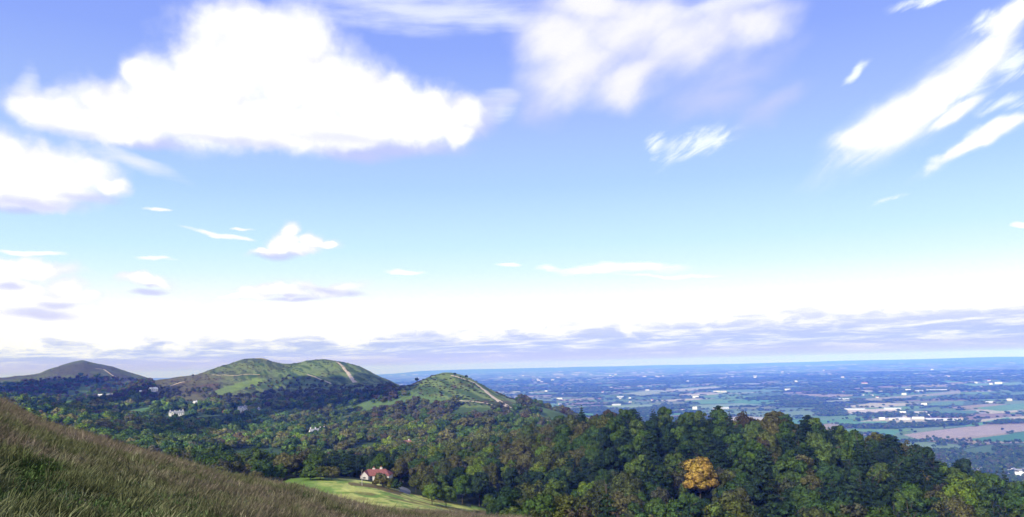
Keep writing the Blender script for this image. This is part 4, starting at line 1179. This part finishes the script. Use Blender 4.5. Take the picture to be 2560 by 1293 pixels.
tint *= rng.uniform(0.7, 1.3, (len(x), 1)) * (0.6 + 0.8 * fbm(x / 0.9, y / 0.9, 3, 107))[:, None]
pk = rng.integers(0, 5, len(x)); tallm = (rng.uniform(size=len(x)) < 0.10 + 0.25 * brown); pk = np.where(tallm, rng.integers(5, 8, len(x)), pk)
short = (green_p > 0.6) | (fbm(x / 0.7, y / 0.7, 2, 105) > 0.66); pk = np.where(short, rng.integers(8, 10, len(x)), pk)
bare = sstep(1.2, 0.7, np.hypot((Xp - 172) / 40, (Yp - 1256) / 13)) > rng.uniform(size=len(x))
hs = (0.45 + 0.85 * fbm(x / 1.6, y / 1.6, 3, 104)) * rng.uniform(0.75, 1.25, len(x)) * np.where(green_p > 0.5, 0.6, 1)
kp = ~bare
rot = np.stack([rng.normal(0, 0.22, len(x)), rng.normal(0, 0.22, len(x)), rng.normal(0, 1.1, len(x))], 1)
ws = 1 + R * 0.004
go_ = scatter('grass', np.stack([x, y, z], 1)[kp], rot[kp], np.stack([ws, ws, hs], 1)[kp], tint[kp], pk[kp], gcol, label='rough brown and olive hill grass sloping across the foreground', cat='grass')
print('grass tufts', int(kp.sum()))
# pinkish bare earth showing through
def drape_patch(name, X0, Y0, rx, ry, r0, mat, n=22, lift=0.06):
    V = [tuple(hit(X0, Y0, r0) + Vector((0, 0, lift)))]; Fc = []
    for k in range(n):
        t = 2 * PI * k / n; j = 1 + 0.25 * math.sin(3 * t + 1) + 0.12 * math.sin(7 * t)
        p = hit(X0 + rx * j * math.cos(t), Y0 + ry * j * math.sin(t), r0); V.append((p.x, p.y, p.z + lift))
    me_ = bpy.data.meshes.new(name); me_.from_pydata(V, [], [(0, 1 + k, 1 + (k + 1) % n) for k in range(n)]); me_.update()
    o = link(name, me_, mat); tag(o, None, None, None, 'structure'); return o
soil_m, q, b = new_mat('soil', 0.95)
q.put(b.inputs['Base Color'], q.ramp(q.noise(q.n('ShaderNodeNewGeometry').outputs['Position'], 3.5, 5, 0.7), [(0.3, (0.12, 0.075, 0.06)), (0.7, (0.30, 0.19, 0.17))]))
drape_patch('bare_soil', 172, 1256, 34, 11, 8, soil_m)

# ------------------------------------------------------------------ paths
path_m, q, b = new_mat('path', 0.95)
q.put(b.inputs['Base Color'], q.ramp(q.noise(q.n('ShaderNodeNewGeometry').outputs['Position'], 0.25, 6, 0.7), [(0.3, (0.36, 0.28, 0.20)), (0.7, (0.60, 0.51, 0.40))]))
drive_m, q, b = new_mat('tarmac', 0.8)
q.put(b.inputs['Base Color'], q.ramp(q.noise(q.n('ShaderNodeNewGeometry').outputs['Position'], 0.8, 5, 0.6), [(0.3, (0.10, 0.11, 0.12)), (0.7, (0.20, 0.21, 0.23))]))
def path(name, pts, w0, w1, r0, mat=path_m, lift=0.5, rag=0.25):
    W = [hit(X_, Y_, r0) for X_, Y_ in pts]
    # resample
    Ps = []
    for i in range(len(W) - 1):
        n = max(2, int((W[i + 1] - W[i]).length / 6))
        for k in range(n): Ps.append(W[i].lerp(W[i + 1], k / n))
    Ps.append(W[-1])
    for _ in range(6):
        Ps = [Ps[0]] + [(Ps[i - 1] + Ps[i] * 2 + Ps[i + 1]) / 4 for i in range(1, len(Ps) - 1)] + [Ps[-1]]
    V = []; Fc = []
    for i, p in enumerate(Ps):
        d = (Ps[min(i + 1, len(Ps) - 1)] - Ps[max(i - 1, 0)]); d.z = 0; d.normalize()
        s = Vector((-d.y, d.x, 0)); t = i / (len(Ps) - 1); w = (w0 + (w1 - w0) * t) / 2
        for k in (-1, -0.33, 0.33, 1):
            ww = w * k * (1 + rag * (random.random() - 0.5) * 2) if abs(k) == 1 else w * k
            q_ = p + s * ww; V.append((q_.x, q_.y, float(hgt(q_.x, q_.y)) + lift - (lift * 0.9 if abs(k) == 1 else 0)))
        if i:
            o = 4 * (i - 1)
            for k in range(3): Fc.append((o + k, o + k + 1, o + k + 5, o + k + 4))
    me_ = bpy.data.meshes.new(name); me_.from_pydata(V, [], Fc); me_.update()
    o = link(name, me_, mat); tag(o, None, None, None, 'structure')
    return o
path('path', [(1128, 939), (1160, 948), (1188, 958), (1206, 972), (1222, 985), (1240, 998), (1258, 1010), (1277, 1021)], 7, 12, 1250)
path('path', [(1130, 1001), (1165, 1003), (1195, 1006), (1225, 1011), (1250, 1016), (1270, 1021)], 2.5, 3.5, 1200)
path('path', [(842, 905), (858, 918), (870, 932), (877, 944), (888, 957)], 7, 11, 2000)
path('path', [(768, 937), (790, 944), (810, 952), (828, 960)], 4, 4, 1900)
path('path', [(640, 896), (655, 897), (668, 902)], 4, 4, 2200)
path('path', [(238, 922), (258, 923), (272, 933), (284, 941), (296, 946)], 5, 6, 3000)
path('path', [(424, 966), (445, 958), (462, 955)], 6, 6, 2100)
path('path', [(530, 938), (590, 940), (650, 937)], 1.6, 1.6, 2100)
path('driveway', [(985, 1212), (1000, 1216), (1012, 1222), (1020, 1230), (1010, 1238)], 7, 5, 395, drive_m, 0.25, 0.05)

# ------------------------------------------------------------------ buildings
def plain_mat(name, c, var=0.12, sc_=1.0, rough=0.8):
    m_, q, b = new_mat(name, rough)
    v = q.rng(q.noise(q.n('ShaderNodeNewGeometry').outputs['Position'], sc_, 4, 0.6), 0.3, 0.7, 1 - var, 1 + var, False)
    q.put(b.inputs['Base Color'], q.vm('SCALE', c, v)); return m_
MW = plain_mat('white_render', (0.80, 0.78, 0.75), 0.08); MS = plain_mat('slate', (0.26, 0.27, 0.30), 0.2); MR = plain_mat('red_tile', (0.25, 0.095, 0.085), 0.3, 2.0)
MG = plain_mat('window_glass', (0.035, 0.045, 0.06), 0.1, 1, 0.15); MWH = plain_mat('weathered_render', (0.60, 0.56, 0.52), 0.12); MRH = plain_mat('weathered_tile', (0.215, 0.085, 0.075), 0.35, 2.5); MB = plain_mat('brick', (0.33, 0.16, 0.11), 0.2); MC = plain_mat('cream_render', (0.62, 0.54, 0.45), 0.08)
MP = plain_mat('pale_sheet', (0.56, 0.58, 0.60), 0.10); MT = plain_mat('pale_roof', (0.52, 0.45, 0.38), 0.1); MPk = plain_mat('pink_render', (0.62, 0.42, 0.38), 0.08)

def raw(name, V, Fc, mat, parent=None, loc=(0, 0, 0), rz=0):
    me_ = bpy.data.meshes.new(name); me_.from_pydata(V, [], Fc); me_.update(); me_.materials.append(mat)
    o = bpy.data.objects.new(name, me_); COL.objects.link(o)
    if parent: o.parent = parent
    o.location = loc; o.rotation_euler = (0, 0, rz)
    return o
def boxg(x0, x1, y0, y1, z0, z1):
    V = [(x0, y0, z0), (x1, y0, z0), (x1, y1, z0), (x0, y1, z0), (x0, y0, z1), (x1, y0, z1), (x1, y1, z1), (x0, y1, z1)]
    return V, [(0, 3, 2, 1), (4, 5, 6, 7), (0, 1, 5, 4), (1, 2, 6, 5), (2, 3, 7, 6), (3, 0, 4, 7)]
def walls_g(L, W, H, rh):
    """gabled body, ridge along x"""
    x, y = L / 2, W / 2
    V = [(-x, -y, -2), (x, -y, -2), (x, y, -2), (-x, y, -2), (-x, -y, H), (x, -y, H), (x, y, H), (-x, y, H), (-x, 0, H + rh), (x, 0, H + rh)]
    return V, [(0, 1, 5, 4), (2, 3, 7, 6), (1, 2, 6, 9, 5), (3, 0, 4, 8, 7), (0, 3, 2, 1), (4, 5, 9, 8), (6, 7, 8, 9)]
def roof_g(L, W, H, rh, ov=0.4, th=0.25, hip=0.0):
    x, y = L / 2 + ov, W / 2 + ov; s = rh / (W / 2); ze = H - ov * s + 0.03; zr = H + rh + 0.03; xr = x - hip
    V = [(-x, -y, ze), (x, -y, ze), (x, y, ze), (-x, y, ze), (-xr, 0, zr), (xr, 0, zr)]
    V += [(a, b_, c + th) for a, b_, c in V]
    return V, [(0, 1, 5, 4), (2, 3, 4, 5), (6, 10, 11, 7), (8, 11, 10, 9), (0, 6, 7, 1), (2, 8, 9, 3), (1, 7, 11, 5), (1, 2, 8, 7), (2, 5, 11, 8), (3, 9, 10, 4), (0, 4, 10, 6), (3, 0, 6, 9), (6, 9, 10), (7, 11, 8)] if hip else \
           [(0, 4, 5, 1), (3, 2, 5, 4), (6, 7, 11, 10), (8, 9, 10, 11), (0, 1, 7, 6), (2, 3, 9, 8), (1, 5, 11, 7), (5, 2, 8, 11), (4, 0, 6, 10), (3, 4, 10, 9)]
def empty(name, loc, rz, label, cat, group=None):
    e = bpy.data.objects.new(name, None); COL.objects.link(e); e.location = loc; e.rotation_euler = (0, 0, rz); tag(e, label, cat, group); return e
def window(parent, x, y, z, w, h, face='front'):
    d = 0.12
    if face == 'front': V, Fc = boxg(x - w / 2, x + w / 2, y - d, y + d, z - h / 2, z + h / 2)
    else: V, Fc = boxg(x - d, x + d, y - w / 2, y + w / 2, z - h / 2, z + h / 2)
    return raw('window', V, Fc, MG, parent)
def facing(p, off=0.0):
    """rotation so that local -y looks at the camera"""
    return math.atan2(p.y, p.x) - PI / 2 + off

def big_house(X_, Y_, r0, name, label, L, W, H, rh, wm, rm, off=0.0, gables=(), chims=(), wins=2, hip=0.0, scale=1.0, zoff=0.0):
    p = hit(X_, Y_, r0)
    e = empty(name, (p.x, p.y, p.z + zoff), facing(p, off), label, 'house'); e.scale = (scale,) * 3
    raw('wall', *walls_g(L, W, H, rh * (0.02 if hip else 1)), wm, e)
    rf = raw('roof', *roof_g(L, W, H, rh, 0.4, 0.22, hip), rm, e)
    for gx, gw, gd, gh in gables:      # projecting front gables
        V = [(gx - gw / 2, -W / 2 - gd, -2), (gx + gw / 2, -W / 2 - gd, -2), (gx + gw / 2, 0, -2), (gx - gw / 2, 0, -2),
             (gx - gw / 2, -W / 2 - gd, H), (gx + gw / 2, -W / 2 - gd, H), (gx + gw / 2, 0, H), (gx - gw / 2, 0, H), (gx, -W / 2 - gd, H + gh), (gx, 0, H + gh)]
        raw('gable', V, [(0, 1, 5, 8, 4), (1, 2, 6, 5), (3, 0, 4, 7), (2, 3, 7, 9, 6)], wm, e)
        o = 0.3
        V = [(gx - gw / 2 - o, -W / 2 - gd - o, H - 0.25), (gx, -W / 2 - gd - o, H + gh + 0.1), (gx + gw / 2 + o, -W / 2 - gd - o, H - 0.25),
             (gx - gw / 2 - o, 0, H - 0.25), (gx, 0, H + gh + 0.1), (gx + gw / 2 + o, 0, H - 0.25)]
        V += [(a, b_, c + 0.2) for a, b_, c in V]
        raw('gable_roof', V, [(6, 7, 10, 9), (7, 8, 11, 10), (0, 1, 7, 6), (1, 2, 8, 7), (0, 3, 4, 1), (1, 4, 5, 2), (0, 6, 9, 3), (2, 5, 11, 8)], rm, e)
        window(e, gx, -W / 2 - gd, H * 0.72, gw * 0.34, H * 0.2); window(e, gx, -W / 2 - gd, H * 0.28, gw * 0.4, H * 0.25)
    for cx, cy, ch in chims:
        c = raw('chimney', *boxg(cx - 0.6, cx + 0.6, cy - 0.5, cy + 0.5, H, H + rh + ch), wm, rf)
        raw('chimney_pot', *boxg(cx - 0.28, cx + 0.28, cy - 0.28, cy + 0.28, H + rh + ch, H + rh + ch + 0.7), MB, c)
    for i in range(wins):
        wx = -L / 2 + L * (i + 0.5) / wins
        if any(abs(wx - g_[0]) < g_[1] / 2 + 0.6 for g_ in gables): continue
        window(e, wx, -W / 2, H * 0.75, 1.1, 1.3); window(e, wx, -W / 2, H * 0.28, 1.2, 1.5)
    return e
big_house(793, 1092, 700, 'manor_house', 'large white manor with pale gables and grey slate roof amid the valley trees', 20, 9, 6.0, 4.2, MW, MS, 0.35, [(-7.5, 5.0, 2.0, 4.2), (2.8, 3.6, 1.2, 3.0), (8.0, 5.0, 2.6, 4.6)], [(-9, 0, 2.2), (-2.5, 0, 2.0), (4, 0, 2.2), (9.3, 0, 2.4)], 6, scale=1.0)
rh_ = big_house(942, 1203, 400, 'red_roofed_house', 'white-walled house with red tiled roofs at the far edge of the meadow', 14.5, 8.0, 3.1, 2.5, MWH, MRH, -0.25, [(-5.0, 4.0, 1.6, 2.2)], [(-1.6, 0.3, 0.7), (2.2, 0.3, 1.0)], 4, hip=3.0, zoff=0.2)
dr = raw('door', *boxg(0.2, 1.3, -4.4, -4.2, 0, 2.1), MG, rh_)
p = hit(994, 1205, 400); e = empty('garage', (p.x, p.y, p.z), facing(p, -0.2), 'low outbuilding with pale roof right of the red-roofed house', 'outbuilding')
raw('wall', *walls_g(6.5, 4.5, 2.3, 1.5), MC, e); raw('roof', *roof_g(6.5, 4.5, 2.3, 1.5), MT, e); raw('door', *boxg(-1.4, 1.4, -2.35, -2.22, 0, 2.0), MG, e)
big_house(441, 1040, 900, 'white_hotel', 'long white building with tall end chimneys among trees below the long hill', 25, 9, 5.5, 3.2, MW, MS, 0.15, [(-8, 5, 1.5, 2.8)], [(-11, 0, 2.4), (-3, 0, 1.4), (5, 0, 1.2), (11, 0, 2.6)], 8)
big_house(488, 1018, 900, 'white_house', 'small bright white house up the slope right of the long white building', 12, 8, 8, 3, MW, MW, 0.9, [], [(3, 0, 1.5)], 3, zoff=1.5)
big_house(607, 1032, 900, 'white_house', 'bright white house with grey roof at the left edge of the hill\'s cloud shadow', 17, 9, 8.0, 3, MW, MS, 0.5, [(-4, 4.5, 1.5, 2.6)], [(4, 0, 1.6)], 4, zoff=1.5)
big_house(645, 1036, 900, 'white_house', 'narrow white house inside the dark cloud shadow on the hill', 7, 7, 8, 3, MW, MS, 0.3, [], [(1, 0, 1.4)], 2, zoff=1.0)
big_house(562, 1034, 900, 'brick_house', 'brownish brick gabled house between two white houses', 7, 8, 4.5, 3.4, MB, MR, 1.2, [], [(1, 0, 1.4)], 1)
big_house(383, 980, 900, 'white_house', 'white house high on the far valley side left of the long hill', 20, 11, 7, 4, MW, MW, 0.4, [(-5, 6, 2, 4)], [(6, 0, 1.4)], 3)
big_house(357, 984, 900, 'white_house', 'low white house left of the highest house on the far valley side', 16, 9, 5, 3, MW, MW, 0.2, [], [(3, 0, 1.2)], 3)
big_house(246, 993, 900, 'long_white_house', 'long low white house below the leftmost hill', 26, 9, 5, 3, MW, MW, 0.0, [], [(8, 0, 1.2)], 5)
big_house(276, 992, 900, 'grey_house', 'grey-roofed low house right of the long low white one', 20, 9, 5, 3, MC, MS, 0.1, [], [(4, 0, 1.2)], 4)
big_house(1018, 1120, 600, 'cottage', 'small cottage with orange-red gable half hidden in the mid-valley trees', 8, 6, 4.5, 3, MW, MB, 0.5, [(-2.5, 3.2, 0.8, 2.2)], [(2, 0, 1.2)], 2)
big_house(430, 1023, 900, 'garden_wall_house', 'thin pale-roofed building behind the long white building', 22, 5, 2.6, 1.4, MP, MP, 0.1, [], [], 3)

# farms and houses on the plain
shared = {}
def plain_house(X_, Y_, L, W, H, rh, wm, rm, label, name='farmhouse', group='houses on the plain', off=0.0, cat='house'):
    p = hit(X_, Y_, 1700)
    e = empty(name, (p.x, p.y, p.z), facing(p, off), label, cat, group)
    key = (L, W, H, rh, wm.name, rm.name)
    if key not in shared:
        o1 = raw('wall', *walls_g(L, W, H, rh), wm, e); o2 = raw('roof', *roof_g(L, W, H, rh, 0.5, 0.4), rm, e); shared[key] = (o1, o2)
    else:
        for s_ in shared[key]:
            c = s_.copy(); COL.objects.link(c); c.parent = e
    return e
named = [
 (1657, 1027, 22, 14, 9, 7, MPk, MR, 'pinkish farmhouse just beyond the top of the near wood', 0.5), (1737, 1024, 26, 14, 10, 7, MW, MW, 'bright white house right of the pinkish farmhouse beyond the wood', 0.4),
 (1802, 1023, 95, 20, 6, 5, MP, MP, 'very long pale barn above the top of the wood', 0.1), (1705, 1028, 40, 14, 6, 4, MP, MT, 'low pale barn between the pinkish and white houses', 0.1),
 (1541, 1014, 60, 18, 6, 5, MP, MP, 'long pale barn on the plain at the left, above the wood', 0.1), (1739, 995, 45, 22, 9, 6, MW, MW, 'bright white barn alone in the mid plain', 0.2),
 (1551, 994, 60, 20, 7, 5, MP, MP, 'pale barn on the plain right of the green hill', 0.2), (1792, 981, 60, 25, 8, 6, MW, MT, 'left of two pale farm buildings in the mid plain', 0.2),
 (1809, 981, 50, 25, 8, 6, MW, MT, 'right of two pale farm buildings in the mid plain', 0.4), (1399, 1000, 45, 20, 9, 7, MC, MW, 'pale house close right of the wooded spur', 0.4),
 (2134, 1025, 120, 22, 5, 3, MP, MP, 'long pale shed at the left of the polytunnel farm', 0.1), (2232, 1024, 90, 22, 6, 4, MP, MP, 'long pale shed on the rise left of the polytunnels', -0.2),
 (2257, 1035, 30, 16, 8, 5, MW, MW, 'white house behind the village left of the polytunnels', 0.4), (2302, 1034, 60, 16, 6, 4, MP, MT, 'pale barn right of the white village house', 0.1),
 (2205, 1049, 25, 12, 6, 4, MW, MW, 'leftmost white cottage of the hamlet by the polytunnels', 0.3), (2235, 1049, 45, 14, 6, 4, MW, MS, 'grey-roofed long cottage in the hamlet by the polytunnels', 0.1),
 (2258, 1050, 60, 16, 6, 4, MP, MP, 'white shed in the hamlet left of the polytunnels', 0.1), (2296, 1048, 50, 14, 6, 4, MW, MW, 'white cottage nearest the polytunnels in the hamlet', -0.1),
 (2449, 1178, 16, 9, 6, 4, MW, MS, 'white house with dark roof beside the road at lower right', 0.8), (2441, 1180, 12, 8, 5, 3, MW, MS, 'small white house left of the roadside house at lower right', 0.2),
 (2524, 1184, 14, 8, 5, 4, MW, MW, 'leftmost white village house at the lower right edge', 0.5), (2534, 1181, 14, 9, 7, 4, MW, MS, 'tall white gabled village house at the lower right edge', 1.2),
 (2546, 1183, 16, 9, 6, 4, MW, MS, 'wide white village house at the lower right edge', 0.3), (2553, 1190, 24, 10, 5, 4, MW, MW, 'front long white village house at the lower right edge', 0.1),
 (2558, 1181, 14, 9, 6, 4, MW, MS, 'rearmost village house cut by the right edge', 0.9), (2540, 1188, 13, 8, 5, 3, MC, MS, 'cream house among the village houses at the lower right edge', 0.4),
 (2496, 960, 60, 30, 10, 8, MW, MW, 'white farm on the far plain at upper right', 0.2), (2342, 978, 150, 40, 8, 6, MP, MP, 'long white shed on the far right plain', 0.0),
 (2298, 980, 60, 30, 8, 6, MP, MP, 'white shed left of the long shed on the far right plain', 0.2), (2270, 978, 40, 25, 9, 7, MW, MW, 'small white farm left of the far sheds', 0.3),
 (2260, 988, 30, 20, 9, 6, MW, MW, 'small white house below the far sheds', 0.3), (2523, 1003, 30, 16, 8, 6, MC, MW, 'pale house in trees at the right edge of the plain', 0.5),
 (2476, 1008, 50, 18, 6, 5, MP, MP, 'white barn between two green fields at the right', 0.1), (2310, 1013, 30, 18, 7, 5, MW, MW, 'white house at a field corner in the right plain', 0.3),
 (1969, 976, 50, 25, 8, 6, MW, MW, 'white farm on the middle plain right of the pale barns', 0.1), (2161, 960, 60, 30, 10, 8, MC, MR, 'far reddish-roofed farm on the middle plain', 0.3),
 (2110, 1000, 70, 20, 6, 5, MP, MP, 'long pale barn amid woods on the middle plain', 0.1), (1400, 1012, 25, 14, 7, 5, MC, MS, 'grey-roofed house low beside the wooded spur', 0.7),
]
for X_, Y_, L, W, H, rh, wm, rm, lb, off in named:
    barn = 'barn' in lb or 'shed' in lb
    plain_house(X_, Y_, L, W, H, rh, wm, rm, lb, 'barn' if barn else 'farmhouse', None, off, 'barn' if barn else 'house')
# polytunnels
p0 = hit(2362, 1050, 1700); e = empty('polytunnel', p0, facing(p0, 0.0), 'long white polytunnel in the field right of the hamlet', 'polytunnel')
def tunnel(parent, Lx, w, h, yoff, xoff):
    V = []; Fc = []; n = 8
    for k in range(n + 1):
        t = PI * k / n
        for xx in (-Lx / 2, Lx / 2): V.append((xx + xoff, yoff + w / 2 * math.cos(t), h * math.sin(t)))
    for k in range(n): Fc.append((2 * k, 2 * k + 1, 2 * k + 3, 2 * k + 2))
    Fc.append(tuple(range(0, 2 * n + 2, 2))); Fc.append(tuple(range(1, 2 * n + 2, 2))[::-1])
    return raw('tunnel_bay', V, Fc, MP, parent)
for k in range(9): tunnel(e, 138 - k * 4, 9, 4.5, 40 - k * 9.4, k * 3 - 10)
# far town
far_spots = []
for (cx, cy, sx, sy, n) in ((1290, 950, 60, 8, 16), (1380, 951, 45, 6, 12), (1530, 942, 40, 5, 12), (1640, 943, 45, 4, 14), (1780, 950, 90, 10, 16), (1450, 975, 120, 16, 16), (1900, 935, 120, 8, 14), (2050, 950, 160, 12, 16), (2300, 935, 200, 12, 18), (2450, 965, 110, 14, 14), (1640, 1000, 150, 12, 14), (2150, 985, 140, 12, 16), (2330, 1042, 120, 14, 12)):
    for k in range(n): far_spots.append([cx + random.gauss(0, 1) * sx * 0.6, cy + random.gauss(0, 1) * sy * 0.6])
items = []
for X_, Y_ in far_spots:
    if not (1180 < X_ < 2555) or Y_ < 925 or random.random() < 0.68: continue
    items.append(dict(X=X_, Y=Y_, area=('in distant town beyond green hill' if X_ < 1480 else 'in distant town on middle plain' if X_ < 1750 else 'far out on the central plain' if X_ < 2050 else 'far out on the right plain') + (', lower row' if Y_ > 962 else '')))
ordinal_labels(items, lambda t: t['area'], lambda t, k, p: '%stiny house %s' % (p, k))
styles = [(22, 12, 7, 5, MW, MS), (24, 14, 7, 5, MC, MT), (18, 12, 8, 6, MC, MS), (20, 12, 7, 6, MW, MR), (34, 16, 7, 5, MP, MT), (22, 12, 7, 5, MW, MW)]
for t in items:
    st_ = random.choice(styles)
    e = plain_house(t['X'], t['Y'], *st_, t['label'], 'town_house', 'tiny far houses across the plain', random.uniform(-1, 1))
    k = max(0.9, min(2.0, e.location.length / 7500)); e.scale = (k, k, min(1.5, k))

# ------------------------------------------------------------------ clouds whose shadows fall on the hills
cm_, q, b = new_mat('cloud', 1.0, 0.0); b.inputs['Base Color'].default_value = (0.9, 0.9, 0.92, 1)
def shadow_cloud(poly, r0, alt=950.0, label=None, step=0.42, rad=46):
    W = [hit(X_, Y_, r0) for X_, Y_ in poly]
    W = [w for w in W if w.length < 4600]
    pts = np.array([(w.x + SUN_V.x / SUN_V.z * (alt - w.z), w.y + SUN_V.y / SUN_V.z * (alt - w.z)) for w in W])
    x0, y0 = pts.min(0); x1, y1 = pts.max(0)
    xs_ = np.arange(x0, x1 + 1, rad * step); ys_ = np.arange(y0, y1 + 1, rad * step)
    GXX, GYY = np.meshgrid(xs_, ys_); ins = in_poly(GXX, GYY, pts)
    V = []; Fc = []; cv, ct = ICO1
    for cx, cy in zip(GXX[ins], GYY[ins]):
        s = rad * random.uniform(0.35, 0.75)
        c = np.array([cx + random.uniform(-.3, .3) * rad, cy + random.uniform(-.3, .3) * rad, alt + random.uniform(-.6, 1.4) * rad])
        o = len(V)
        V += [tuple(p_) for p_ in (cv * np.array([s, s, s * 0.7]) + c)]; Fc += [tuple(int(i_) + o for i_ in f_) for f_ in ct]
    if not V: return
    o = raw('cloud', V, Fc, cm_)
    tag(o, label, 'cloud', None, 'structure')
shadow_cloud([(560, 1062), (610, 1046), (650, 1000), (690, 968), (740, 955), (800, 960), (840, 958), (885, 948), (930, 930), (965, 944), (1000, 966), (1015, 978), (960, 992), (880, 1004), (830, 1024), (760, 1036), (700, 1046), (640, 1052)], 1000, label='cumulus cloud shading the slope of the long hill')
shadow_cloud([(340, 1100), (400, 1078), (450, 1066), (480, 1048), (540, 1046), (600, 1058), (600, 1072), (520, 1084), (440, 1100), (380, 1112)], 700, label='small cumulus cloud shading the valley below the white hotel', rad=30)
shadow_cloud([(-60, 990), (0, 968), (60, 958), (140, 958), (200, 944), (232, 944), (215, 962), (150, 976), (60, 990), (0, 1000), (-60, 1005)], 2300, label='cumulus cloud shading the foot of the leftmost hill')
shadow_cloud([(110, 1040), (200, 1010), (290, 985), (340, 975), (400, 978), (400, 996), (330, 1014), (240, 1024), (160, 1050)], 1200, label='cumulus cloud shading the woods at the left end of the valley', rad=36)
print('done')
